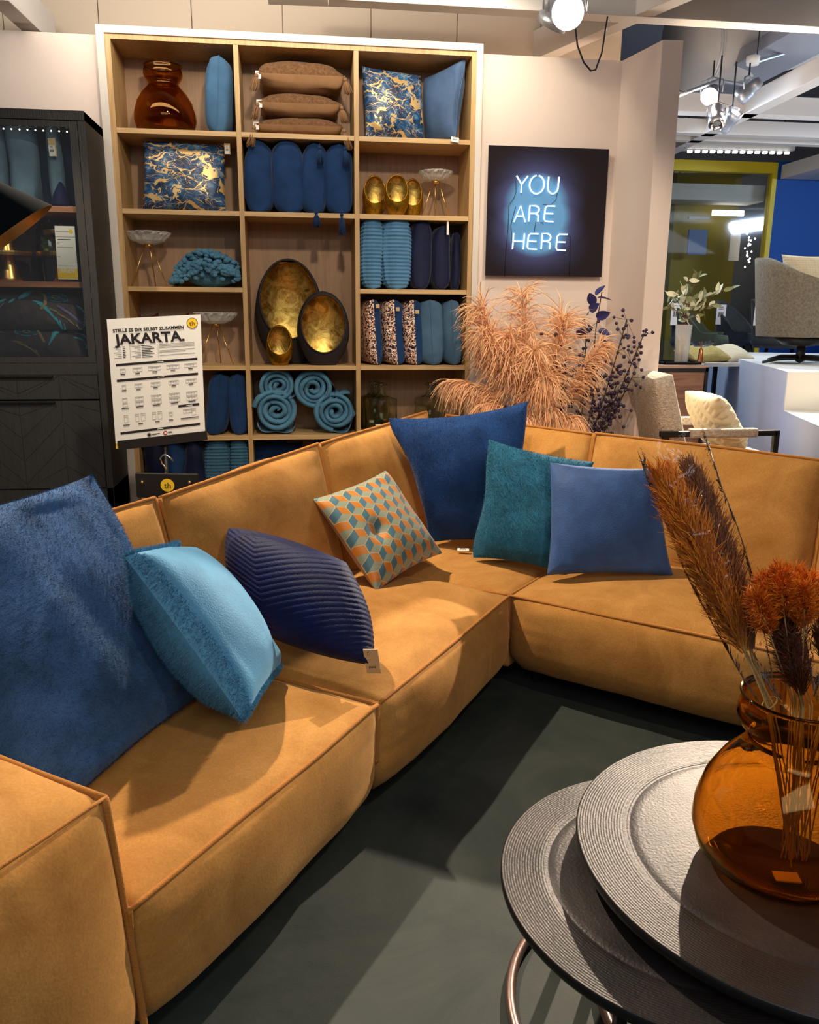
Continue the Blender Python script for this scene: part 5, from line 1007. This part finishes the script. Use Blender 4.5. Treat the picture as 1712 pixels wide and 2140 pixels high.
for (px, py), Y in (((1310, 668), 4.52), ((1345, 700), 4.44), ((1160, 700), 4.7), ((1290, 800), 4.52), ((1250, 760), 4.7), ((1320, 790), 4.5), ((1225, 690), 4.75), ((1275, 850), 4.52), ((1180, 760), 4.62), ((1060, 860), 4.6)):
    tp = at(px, py, Y); a = V3(1.62, fy-.1, .60) if px > 1200 else V3(1.5, fy, .6); c = (a+tp)/2+V3(.02, 0, -.02); t = np.linspace(0, 1, 12)[:, None]; cur = a*(1-t)**2+2*c*t*(1-t)+tp*t**2
    MB().tube(cur, .0032, 5).obj('stem', M['berryb'], bf, True); mb = MB(); ms = MB()
    for k in range(46):
        q = .45+.55*RNG.random(); p = cur[min(11, int(q*11.99))]+0; o = RNG.normal(size=3)*.035*V3(1, .8, 1); ms.tube([p, p+o], .0012, 3); mb.sphere(p+o, .0085+.003*RNG.random(), 7, 5)
    o = mb.obj('berries', M['berry'], bf, True); o['kind'] = 'stuff'; o = ms.obj('twigs', M['berryb'], bf); o['kind'] = 'stuff'
lf = thing('indigo_leaf_branch', 'branch of indigo blue leaves rising behind the berries', 'leaves', (1.6, fy+.05, .4)); cur = [V3(1.55, fy, .6), at(1240, 760, 4.78), at(1245, 690, 4.8), at(1258, 610, 4.8)]; MB().tube(cur, .003, 5).obj('stem', M['berryb'], lf)
def leafmesh(nm, L, Wd, mat, bend=.15):
    g = np.linspace(0, 1, 8); P = np.zeros((8, 5, 3))
    for i, t in enumerate(g):
        w_ = Wd*math.sin(math.pi*t**.8)**.8
        for j, q in enumerate(np.linspace(-1, 1, 5)): P[i, j] = (q*w_/2, abs(q)*w_*.15-bend*L*t*t*.5, L*t)
    me = bpy.data.meshes.new(nm); mb = MB().grid(P); me.from_pydata(mb.v[0].tolist(), [], mb.f); me.materials.append(mat); me.shade_smooth(); return me
def leaf(me, p, d, parent, roll=0, s=1):
    o = bpy.data.objects.new('leaf', me); COL.objects.link(o); o.parent = parent; q = Vector(d).to_track_quat('Z', 'Y'); o.location = Vector(p-ORG[parent.name]); o.rotation_mode = 'QUATERNION'
    from mathutils import Quaternion
    o.rotation_quaternion = q @ Quaternion((0, 0, 1), roll); o.scale = (s, s, s); ORG[o.name] = ORG[parent.name]; return o
lm = leafmesh('leaf', .085, .055, M['bleaf'])
for (px, py), d in (((1245, 618), (.5, 0, .6)), ((1248, 622), (.9, -.2, -.1)), ((1240, 640), (-.3, -.2, .7)), ((1232, 650), (.3, -.6, .4)), ((1225, 660), (-.2, -.8, .1)), ((1245, 662), (.6, -.5, .2)), ((1250, 690), (.8, -.3, -.3)), ((1238, 690), (-.6, -.5, .2)), ((1252, 710), (.7, -.4, -.6)), ((1225, 700), (-.8, -.3, .2)), ((1230, 740), (-.5, -.5, -.4)), ((1190, 770), (-.7, -.4, -.1)), ((1210, 790), (.5, -.7, -.3)), ((1195, 660), (-.6, -.4, -.2))): leaf(lm, at(px, py, 4.76), d, lf, RNG.random()*2, .9+.3*RNG.random())

# ------------------------------------------------------------------ dried grasses in the amber vase
vr = V3(vc[0], vc[1], vc[2]+.37)
def bouquet(name, label, base, tips, rad, n, L_, mat, w=.0014, droop=.1, film=None, band=True, start=.35, stems=8):
    t = thing(name, label, 'dried grass', (base[0], base[1], vc[2]+.02), 'dried grass bunches in the amber vase'); foot = V3(vc[0]+.02, vc[1]-.02, vc[2]+.03)
    for i, (tp, a_) in enumerate(tips):
        m_ = mat[i % len(mat)]; c = base+(tp-base)*.5; tt = np.linspace(0, 1, 14)[:, None]; cur = base*(1-tt)+tp*tt; mb = MB()
        for k in range(n):
            q = start+(1-start)*RNG.random(); p = base*(1-q)+tp*q; T = (tp-base)/np.linalg.norm(tp-base); o = RNG.normal(size=3); o -= T*(o@T); o /= np.linalg.norm(o); prof = math.sin(math.pi*min(1, (q-start)/(1-start)*.75+.12))
            strand(mb, p+o*.012*prof*a_, T+o*rad*prof*a_, L_*(.6+.6*RNG.random())*(1.05-.5*q), droop, w)
        o_ = mb.obj('grass_head', m_, t); o_['kind'] = 'stuff'
    for i in range(stems):
        j = RNG.normal(size=3)*V3(.008, .008, 0); tp = tips[i % len(tips)][0]; MB().tube([foot+j*2, base+j, base+(tp-base)*(start+.15)+j*.5], .0015, 5).obj('stem', M['straw'], t)
    return t
bA = vr+V3(-.072, -.01, .01)
Bq1 = bouquet('dried_grass', 'long ochre grass bunch wrapped in crinkled cellophane leaning left', bA, [(at(1372, 985, 1.52), 1.3), (at(1400, 985, 1.54), 1.3), (at(1440, 975, 1.58), 1.4), (at(1455, 990, 1.62), 1.4)], .36, 1300, .07, [M['ochre'], M['ochre'], M['rust'], M['rust']], start=.22, w=.0011, droop=.05)
MB().tube([bA+V3(.013*math.cos(a), .013*math.sin(a), .012*math.cos(a)) for a in np.linspace(0, 6.28, 17)], .0016, 5).obj('raffia_tie', M['straw'], Bq1)
def sleeve(parent, base, tip, r0, r1, seed, K=40, n=34, flat=.6, over=.02):
    T = tip-base; Ln = np.linalg.norm(T); T = T/Ln; x = np.cross(T, V3(0, 1, 0)); x /= np.linalg.norm(x); y = np.cross(T, x); P = np.zeros((n, K+1, 3))
    for i in range(n):
        s = i/(n-1); r = r0+(r1-r0)*min(1, s/.55)**.8
        for j in range(K+1):
            a = 2*math.pi*j/K; P[i, j] = base+T*Ln*s+(x*math.cos(a)+y*math.sin(a)*flat)*r
    nz = fnoise(P, 18, seed)*.003+np.abs(fnoise(P*V3(1, 1, .35), 40, seed+1))*.0016; P += (P-(base+T[None, None]*((P-base)@T)[..., None]))*(nz/.04)[..., None]
    P[-1] += T*(.012*np.sign(np.sin(np.arange(K+1)*1.3)))[:, None]
    MB().grid(P).obj('cellophane', M['film'], parent, True)
sleeve(Bq1, bA+V3(.0, 0, -.005), at(1403, 925, 1.55), .014, .068, 1); 
bB = vr+V3(-.005, .0, .0)
Bq2 = bouquet('bunny_tail_bunch', 'burnt orange tufted grass head above a dark rust stalk bundle', bB, [(at(1578+i*17, 1205-26*(i % 2)+9*abs(i-4), 1.37+.035*(i % 3)), 1.2) for i in range(8)], 1.0, 620, .038, [M['burnt']], start=.66, w=.0011, droop=.15)
Bq3 = bouquet('rust_grass_bunch', 'dark rust bottlebrush grass under the burnt orange head', bB+V3(.01, -.01, 0), [(at(1625, 1290, 1.40), 1), (at(1640, 1290, 1.42), 1)], .55, 1600, .045, [M['dkrust']], start=.12, w=.001, droop=.1)
sleeve(Bq3, bB+V3(0, 0, .01), at(1640, 1290, 1.41), .030, .075, 4, flat=.8); 
bC = vr+V3(.06, -.01, .0); Bq4 = bouquet('wrapped_grass', 'pale wrapped grass bunch at the right edge of the amber vase', bC, [(at(1740, 1230, 1.38), 1), (at(1720, 1300, 1.42), 1)], .35, 500, .05, [M['straw'], M['dkrust']], start=.45, w=.001); sleeve(Bq4, bC, at(1745, 1200, 1.40), .022, .06, 7)
tag(MB().grid(np.array([[at(1560+k*3, 1240+22*i, 1.36)+V3(0, .015*math.sin(i*1.1+k*.5), 0) for k in range(5+0)] for i in range(12)])).obj('paper_strip', M['film'], None, True), 'crinkled clear plastic strip between the two grass bunches', 'wrapping')

# ------------------------------------------------------------------ the store hall on the right
HP = 1.20
k0, k1 = on(1647, 776, HP), on(1485, 735, HP); dl = (k1-k0)/np.linalg.norm(k1-k0); df = V3(-dl[1], dl[0], 0)*-1
k2 = k0+df*3.0; k3 = k1+df*3.0
def slab(P, z0, z1): P = [V3(p[0], p[1], 0) for p in P]; return MB().hexa([p+V3(0, 0, z0) for p in P]+[p+V3(0, 0, z1) for p in P])
pl = thing('display_platform', 'tall two tier white display platform in the hall behind the sofa', 'platform', (k0+k2)/2*V3(1, 1, 0)+V3(0, 0, .3))
slab([k0, k2, k3, k1], .3, HP).obj('upper_tier', M['plat'], pl, bevel=.004)
t0 = k0-dl*1.05; t0 = V3(k0[0]-dl[0]*1.0, k0[1]-dl[1]*1.0, 0); slab([t0, t0+df*3, k0+df*3, k0], .3, .948).obj('lower_tier', M['plat'], pl, bevel=.004)
for a, b, z in ((k0, k1, HP), (t0, k0, .948)):
    n_ = df*-.004; slab([a+n_, a, b, b+n_], .3, z-.001).obj('side_cladding', M['platb'], pl)
# far walls
struct(MB().box(-7, 11, 10.4, 10.5, 0, 4.4).obj('wall_far', plain('far_grey_wall', lin(128, 126, 130), .9)))
YW = 9.6; fr = at(1620, 342, YW); fz = fr[2]; gx = at(1603, 370, YW); xL = 3.3
struct(MB().box(fr[0]+.005, 10.6, YW-.05, YW+.1, 0, fz+.02).obj('wall_blue', M['bluew']))
fw_ = fr[0]-at(1607, 400, YW)[0]+.02
wnd = MB(); wnd.box(fr[0]-fw_, fr[0], YW-.08, YW+.02, .2, fz).box(xL, fr[0]-fw_, YW-.08, YW+.02, fz-.12, fz).box(xL, xL+.1, YW-.08, YW+.02, .2, fz-.12).box(xL+.1, fr[0]-fw_, YW-.08, YW+.02, .2, .32)
wn = struct(wnd.obj('window_1', M['yframe'], bevel=.004)); MB().box(xL+.1, fr[0]-fw_, YW-.035, YW-.025, .32, fz-.12).obj('pane', M['pane'], wn)
MB().box(xL+.0, fr[0], 10.32, 10.38, .0, fz).obj('inner_wall', M['ywall'], wn)  # darkened yellow: shade of the unlit room put into the colour
zc_ = at(1480, 400, YW)[2]; MB().box(xL, fr[0]-.02, 9.72, 10.1, zc_-.08, zc_+.10).obj('inner_beam', M['beam'], wn)
for x in (3.9, 4.55): MB().box(x, x+.1, 10.2, 10.3, 0, fz).obj('inner_post', M['dkroom'], wn)  # dark olive carries the unlit room's shade in its colour
for (xa_, ya_, xb_, yb_), mt, nm in (((1437, 480, 1480, 532), 'blue_reflection', 'blue_reflection'), ((1522, 488, 1549, 545), 'beam', 'pale_reflection'), ((1490, 440, 1556, 450), 'fluo', 'tube_reflection'), ((1440, 453, 1484, 458), 'beam', 'tube_reflection')):  # pieces behind the pane standing in for rectangles reflected in the glass
    A_, Bb = at(xa_, yb_, 10.05), at(xb_, ya_, 10.05); MB().box(A_[0], Bb[0], 10.05, 10.08, A_[2], Bb[2]).obj(nm, M[mt], wn)
mb = MB()
for k in range(26): p = at(1566+RNG.normal()*6+3*math.sin(k), 465+k*3.6+RNG.normal()*3, 9.9); mb.sphere(p, .011, 6, 4)
mb.obj('string_light_bulbs', M['glows'], wn)
struct(MB().box(at(1665, 350, 9.2)[0], 10.6, 8.6, 9.5, at(1680, 366, 9.2)[2], at(1680, 336, 9.2)[2]).obj('trim_21', M['beam']))
struct(MB().box(2.6, 7.5, 7.95, 9.4, 0, .86).obj('trim_22', M['bright']))
struct(MB().box(2.32, 2.9, 4.95, 5.4, .3, .62).obj('trim_23', M['bright']))
# walnut sideboard
sbx, sbz = at(1482, 768, 5.75)[0], at(1482, 768, 5.75)[2]; sbl = sbx-1.35
sd_ = thing('sideboard', 'acacia sideboard with a black frame half hidden behind the wall end', 'sideboard', (sbx-.6, 5.95, .3))
f_ = MB(); f_.box(sbx-.022, sbx, 5.75, 5.775, .3, sbz).box(sbl, sbx, 5.75, 5.775, sbz-.03, sbz-.004).box(sbx-.022, sbx, 6.2, 6.225, .3, sbz-.004).box(sbx-.022, sbx, 5.75, 6.22, sbz-.03, sbz-.004); f_.obj('frame', M['black'], sd_)
for k in range(4): MB().box(sbl, sbx-.001, 5.752+.118*k, 5.752+.115*(k+1), sbz-.004, sbz+.012).obj('top_plank', M['wtop'], sd_)
for k in range(3): MB().box(sbx-.022-.44*(k+1)+.004, sbx-.022-.44*k-.004, 5.758, 5.78, .42, sbz-.035).obj('door', M['walnut'], sd_)
MB().box(sbl, sbx-.024, 5.78, 6.2, .40, sbz-.03).obj('body', M['walnut'], sd_)
# tray and eucalyptus
ty = 5.98; tx = at(1425, 738, ty)[0]; tz = sbz+.013
tr = thing('serving_tray', 'flat black tray under the vase on the sideboard', 'tray', (tx, ty, tz)); MB().box(tx-.17, tx+.12, ty-.09, ty+.14, tz, tz+.008).obj('base', M['black'], tr)
f_ = MB(); f_.box(tx-.17, tx+.12, ty-.09, ty-.083, tz, tz+.02).box(tx-.17, tx+.12, ty+.133, ty+.14, tz, tz+.02).box(tx-.17, tx-.163, ty-.09, ty+.14, tz, tz+.02).box(tx+.113, tx+.12, ty-.09, ty+.14, tz, tz+.02).obj('rim', M['black'], tr)
ev = thing('eucalyptus_vase', 'clear glass vase of pale eucalyptus branches on the black tray', 'vase', (tx, ty, tz+.009)); MB().lathe([(0, 0), (.05, 0), (.062, .28), (.059, .28), (.047, .01), (0, .01)], (tx, ty, tz+.009), 32).obj('glass_body', M['crystal'], ev, True)
eb = thing('eucalyptus_branches', 'pale green eucalyptus branches spreading over the dark green chairs', 'leaves', (tx, ty, tz+.02)); me1 = leafmesh('leaf', .085, .036, M['eleaf']); me2 = leafmesh('leaf', .08, .034, M['eleafd'])
for (px, py) in ((1392, 612), (1395, 640), (1440, 585), (1462, 578), (1455, 620), (1500, 615), (1525, 605), (1420, 605), (1430, 650), (1490, 640)):
    tp = at(px, py, ty+RNG.normal()*.06); a = V3(tx+RNG.normal()*.02, ty, tz+.28); c = V3(a[0]*.6+tp[0]*.4, ty, tp[2]-.02); t = np.linspace(0, 1, 10)[:, None]; cur = a*(1-t)**2+2*c*t*(1-t)+tp*t**2
    MB().tube([V3(tx, ty, tz+.02)]+list(cur), .003, 5).obj('stem', M['stem'], eb)
    for k in range(9):
        q = .35+.65*k/8; p = cur[int(q*9)]; leaf(me1 if RNG.random() < .6 else me2, p, tuple(RNG.normal(size=3)*V3(.8, .8, .5)+(tp-a)*1.2+V3(0, -.25, 0)), eb, RNG.random()*3, .8+.4*RNG.random())
cbx = at(1465, 735, 6.12); t = thing('footed_bowl', 'small glass bowl on a copper foot beside the eucalyptus vase', 'bowl', (cbx[0], 6.12, tz))
MB().lathe([(0, 0), (.045, 0), (.02, .01), (.014, .10), (0, .12)], (cbx[0], 6.12, tz), 20).obj('foot', M['coppr'], t, True); MB().lathe([(0, .12), (.05, .122), (.085, .145), (.09, .165), (.086, .165), (.05, .128), (0, .126)], (cbx[0], 6.12, tz), 32).obj('bowl', M['film'], t, True)
bx0 = at(1455, 745, 6.6)[0]; bw_ = .38; bt = thing('low_table', 'white topped table holding the knitted cushions behind the sideboard', 'table', (bx0+.25, 6.7, .3)); MB().box(bx0, bx0+bw_, 6.45, 6.95, 1.14, 1.17).obj('tabletop', M['plat'], bt)
for x in (bx0+.03, bx0+bw_-.03):
    for y in (6.48, 6.92): MB().box(x-.015, x+.015, y-.015, y+.015, .3, 1.14).obj('leg', M['black'], bt)
def knit(u, v): return .004*np.sin(2*math.pi*9*(u+v))*np.sin(2*math.pi*9*(u-v))
for (pa, pb, ya, yb_, mt, lb) in ((1448, 1524, 708, 742, 'gknit', 'ochre knitted cushion lying behind the sideboard'), (1518, 1572, 716, 742, 'cream', 'cream patterned cushion lying beside the ochre one')):
    a, b = at(pa, yb_, 6.55)[0], at(pb, yb_, 6.55)[0]; pillow('knitted_cushion', M[mt], None, [(a, 6.92, 1.25), (b, 6.90, 1.29), (b, 6.50, 1.21), (a, 6.50, 1.19)], .12, 50, ribs=knit, label=lb, cat='cushion', group='knitted cushions in the hall', seed=int(pa), q=.4)
# tub shaped seats
def tub(parent, c, yaw, a, bs, z0, rim, mat, th=.05, open_=70, fl=1.0, K=44, n=14, name='shell'):
    V = []; F = []; ths = np.linspace(math.radians(open_), math.radians(360-open_), K); g = np.linspace(0, 1, n); ring = []
    for i, s in enumerate(list(g)+list(g[::-1])):
        inner = i >= n
        for t in ths:
            h = rim(math.cos(t)); r = (bs+(a-bs)*s**fl)-(th if inner else 0)*(.6+.4*s); z = z0+(h-z0)*s+(.02 if inner and s < .01 else 0)+(th*.35*math.sin(math.pi*s) if False else 0)
            x, y = r*math.cos(t), r*math.sin(t)*1.0; V.append((c[0]+x*math.cos(yaw)-y*math.sin(yaw), c[1]+x*math.sin(yaw)+y*math.cos(yaw), c[2]+z))
    m = 2*n
    for i in range(m-1):
        for j in range(K-1): F.append((i*K+j, i*K+j+1, (i+1)*K+j+1, (i+1)*K+j))
    F.append(tuple(i*K for i in range(m))); F.append(tuple(i*K+K-1 for i in range(m-1, -1, -1)))
    o = MB().add(V, F).obj(name, mat, parent, True); return o
tc_ = V3(at(1678, 700, 5.9)[0], 5.9, HP); tchair = thing('swivel_armchair', 'grey chenille tub armchair on a black swivel foot on the white platform', 'armchair', tc_)
tub(tchair, tc_, -.25, .39, .33, .20, lambda q: .60+.17*np.clip(-q, 0, 1)**1.5 if q < 0 else .60, M['chair'], .07, 62)
MB().lathe([(0, .19), (.30, .20), (.335, .24), (.33, .36), (.30, .42), (0, .44)], tc_, 40).obj('seat', M['chair'], tchair, True)
MB().lathe([(0, .12), (.14, .14), (.20, .19), (0, .19)], tc_, 24).obj('underframe', M['black'], tchair, True); MB().lathe([(.0, .0), (.035, .02), (.03, .14), (0, .14)], tc_, 16).obj('column', M['black'], tchair, True)
for k in range(4):
    a = math.radians(45*0+90*k-80); MB().tube([tc_+V3(0, 0, .045), tc_+V3(.2*math.cos(a), .2*math.sin(a), .04), tc_+V3(.34*math.cos(a), .34*math.sin(a), .012)], [.022, .018, .010], 8).obj('foot', M['black'], tchair, True)
pillow('patterned_cushion', M['cream'], None, [tc_+V3(-.16, .14, .80), tc_+V3(.28, .10, .80), tc_+V3(.28, .02, .44), tc_+V3(-.16, .06, .44)], .14, 60, ribs=knit, label='cream patterned cushion inside the grey tub armchair', cat='cushion', seed=200)
def dining(px, Y, yaw, mat, lb, w=.30):
    c = V3(at(px, 700, Y)[0], Y, .86); t = thing('dining_chair', lb, 'chair', c, 'velvet dining chairs in the hall')
    tub(t, c, yaw, w, w*.82, .36, lambda q: .52+.34*np.clip((-q+.15)/1.15, 0, 1)**.8, mat, .05, 50, K=40); MB().lathe([(0, .36), (w*.8, .37), (w*.9, .42), (w*.85, .49), (0, .50)], c, 32).obj('seat', mat, t, True)
    for k in range(4):
        a = yaw+math.radians(45+90*k); MB().tube([c+V3(w*.5*math.cos(a), w*.5*math.sin(a), .37), c+V3(w*.85*math.cos(a), w*.85*math.sin(a), .0)], [.014, .009], 8).obj('leg', M['black'], t)
    bk_ = c+V3(-.9*w*math.cos(yaw)-w*.3*math.sin(yaw)*0, -.9*w*math.sin(yaw), .70); tagcard(t, c+V3(-w*.95, -w*.25, .70), .10, .22, (.9, -.4, 0), (-.3, 0, 1), 'tin', 'info_card')
    return t
dining(1462, 8.3, -.6, M['green'], 'olive green velvet dining chair under the eucalyptus branches', .33); dining(1545, 9.08, -.9, M['dgrey'], 'dark grey velvet dining chair in front of the yellow window', .30); dining(1632, 8.3, -.5, M['dgrey'], 'dark grey velvet dining chair behind the tub armchair', .33)
dining(1790, 8.9, -.5, M['dgrey'], 'dark grey velvet dining chair at the right edge of the photo', .33)
# boucle armchair with a black frame
ac = thing('lounge_armchair', 'cream boucle armchair with a black metal frame right behind the sofa', 'armchair', (2.3, 4.6, .3))
ya, yb2 = 4.32, 4.86; za_ = at(1500, 906, ya)[2]; xa0, xa1 = at(1380, 902, ya)[0], at(1622, 908, ya)[0]
for y in (ya, yb2):
    MB().bar((xa0, y, za_), (xa1, y, za_), .032, .032).obj('arm_rail', M['black'], ac, bevel=.004); MB().bar((xa1, y, za_+.016), (xa1, y, .30), .032, .032).obj('front_leg', M['black'], ac, bevel=.004); MB().bar((xa0+.03, y, za_-.01), (xa0+.12, y, .30), .03, .03).obj('rear_leg', M['black'], ac)
    p0, p1 = V3(xa0+(xa1-xa0)*.24, y, za_+.003), V3(xa0+(xa1-xa0)*.83, y, za_+.003); MB().bar(p0, p1, .05, .052).obj('arm_pad', M['bouc'], ac, bevel=.012)
bx_ = at(1366, 812, 4.34)[0]; puffblock('backrest', M['bouc'], ac, [(bx_+.12, ya+.03, .68), (bx_+.27, ya+.03, .68), (bx_+.27, yb2-.03, .68), (bx_+.12, yb2-.03, .68)], [(bx_+.005, ya+.03, 1.20), (bx_+.11, ya+.03, 1.23), (bx_+.11, yb2-.03, 1.23), (bx_+.005, yb2-.03, 1.20)], {'x+': .03, 'x-': .03, 'y-': .02, 'y+': .02, 'z+': .02}, 16, seed=31, wr=.003)
puffblock('seat', M['bouc'], ac, [(bx_+.15, ya+.03, .56), (xa1-.0, ya+.03, .56), (xa1-.0, yb2-.03, .56), (bx_+.15, yb2-.03, .56)], [(bx_+.15, ya+.03, .75), (xa1+.05, ya+.03, .76), (xa1+.05, yb2-.03, .76), (bx_+.15, yb2-.03, .75)], {'x+': .03, 'z+': .03, 'y-': .02}, 16, seed=32, wr=.003)
def weave(u, v): return .010*np.abs(np.sin(2*math.pi*3.2*(u+v)))*(np.sin(2*math.pi*3.2*(u-v)) > 0)+.010*np.abs(np.sin(2*math.pi*3.2*(u-v)))*(np.sin(2*math.pi*3.2*(u-v)) <= 0)
q1, q2, q3, q4 = at(1450, 830, 4.66), at(1480, 815, 4.42), at(1545, 935, 4.40), at(1468, 945, 4.66)
pillow('woven_cushion', M['cream'], None, [(q1[0], 4.78, 1.10), (q1[0]+.02, 4.40, 1.10), (q1[0]+.20, 4.38, .80), (q1[0]+.17, 4.74, .79)], .17, 80, ribs=weave, label='cream cushion with a braided relief leaning in the boucle armchair', cat='cushion', seed=201, q=.42)

# ------------------------------------------------------------------ ceiling spotlights
def lamp(p, d, r, lit, label, L_=.20, rod=True, body='lampmetal'):
    p = V3(*p); d = V3(*d); d /= np.linalg.norm(d); t = thing('ceiling_spotlight', label, 'spotlight', p, 'ceiling spotlights')
    x = np.cross(d, V3(0, 0, 1)); x /= np.linalg.norm(x)+1e-9; y = np.cross(x, d)
    def rev(prof, K=28):
        V = [p+d*z+(x*math.cos(2*math.pi*j/K)+y*math.sin(2*math.pi*j/K))*rr for rr, z in prof for j in range(K)]
        return MB().add(V, [(i*K+j, i*K+(j+1) % K, (i+1)*K+(j+1) % K, (i+1)*K+j) for i in range(len(prof)-1) for j in range(K)])
    rev([(r*.97, 0), (r, 0), (r, -L_*.3), (r*.86, -L_*.32), (r*.86, -L_*.5), (r*.7, -L_*.52), (r*.68, -L_*.8), (r*.5, -L_), (.0001, -L_)]).obj('housing', M[body], t, True)
    rev([(r*.97, 0), (r*.8, -.03), (r*.35, -.05), (.0001, -.055)]).obj('reflector', M['chrome'], t, True)
    rev([(r*(.86 if lit == 2 else .5), -.012), (.0001, -.012)]).obj('lens', M['glow'] if lit else M['lampmetal'], t)
    b = p-d*L_*.4; mb = MB().tube([b+x*r*1.15, b+x*r*1.2+V3(0, 0, r*1.3), b+V3(0, 0, r*1.7), b-x*r*1.2+V3(0, 0, r*1.3), b-x*r*1.15], .006, 6); mb.obj('yoke', M[body], t, True)
    if rod: MB().tube([b+V3(0, 0, r*1.7), V3(b[0], b[1], max(3.3, b[2]+r*1.7+.05))], .006, 6).obj('stem', M['black'], t)
    return t
L1 = at(1187, 26, 4.45); lamp(L1, V3(0, 0, CAM_Z)-L1+V3(.3, 0, -.2), .082, 2, 'brightly glowing round spotlight near the top of the photo', .2)
L2 = at(1150, 55, 4.75); lamp(L2, (-.3, .5, -.8), .085, 0, 'unlit grey spotlight directly behind the glowing one', .16)
cb_pts = [at(*q, 4.5) for q in ((1203, 60), (1207, 95), (1220, 130), (1235, 148), (1245, 146), (1258, 110), (1266, 60), (1270, 35))]
MB_ = MB().tube(cb_pts, .0045, 6); tag(MB_.obj('power_cable', M['cablem'], None, True), 'thin black cable hanging in a loop beside the glowing spotlight', 'cable')
for (px, py, Y), d, lit, lb, r in (((1483, 202, 6.0), (-.6, -.75, -.55), 2, 'lit spotlight at the left of the hall cluster', .062), ((1545, 205, 6.1), (-.5, .6, -.5), 0, 'unlit spotlight at the upper right of the hall cluster', .06), ((1540, 232, 6.0), (.1, -.55, .5), 1, 'spotlight pointing up at the lower right of the hall cluster', .052), ((1498, 262, 5.9), (-.1, -.3, -.7), 0, 'unlit spotlight lowest in the hall cluster', .055)):
    lamp(at(px, py, Y), d, r, lit, lb, .17)
MB().tube([at(1418, 200, 5.6), at(1500, 168, 6.1), at(1560, 178, 6.4)], .012, 8).obj('trim_24', M['lampmetal'])['kind'] = 'structure'
a, b = at(1438, 318, 9.0), at(1640, 321, 9.0); ft = thing('louvre_light', 'long louvred fluorescent light above the yellow window', 'ceiling light', (a+b)/2); MB().bar(a+V3(-.2, .05, .10), b+V3(.1, .05, .10), .16, .14).obj('housing', M['beam'], ft)
for q in (a, b): MB().tube([q+V3(0, .05, .15), V3(q[0], q[1]+.05, 4.4)], .006, 6).obj('hanging_rod', M['cablem'], ft)
for k in range(14): p = a*(1-k/13)+b*k/13; MB().box(p[0]-.022, p[0]+.022, p[1]-.06, p[1]-.03, p[2]-.012, p[2]+.012).obj('louvre_cell', M['fluo'], ft)
p = at(1573, 136, 6.5); t = thing('smoke_detector', 'small round cream detector hanging on a rod from the ceiling', 'detector', p); MB().lathe([(0, 0), (.045, 0), (.05, .03), (.05, .06), (0, .07)], p, 20).obj('body', M['tin'], t, True); MB().tube([p+V3(.03, 0, .05), p+V3(.03, 0, .75)], .004, 6).obj('rod', M['cablem'], t)
MB().tube([at(1585, 128, 6.5), at(1700, 93, 6.9), at(1760, 92, 7)], .015, 8).obj('trim_25', M['lampmetal'])['kind'] = 'structure'
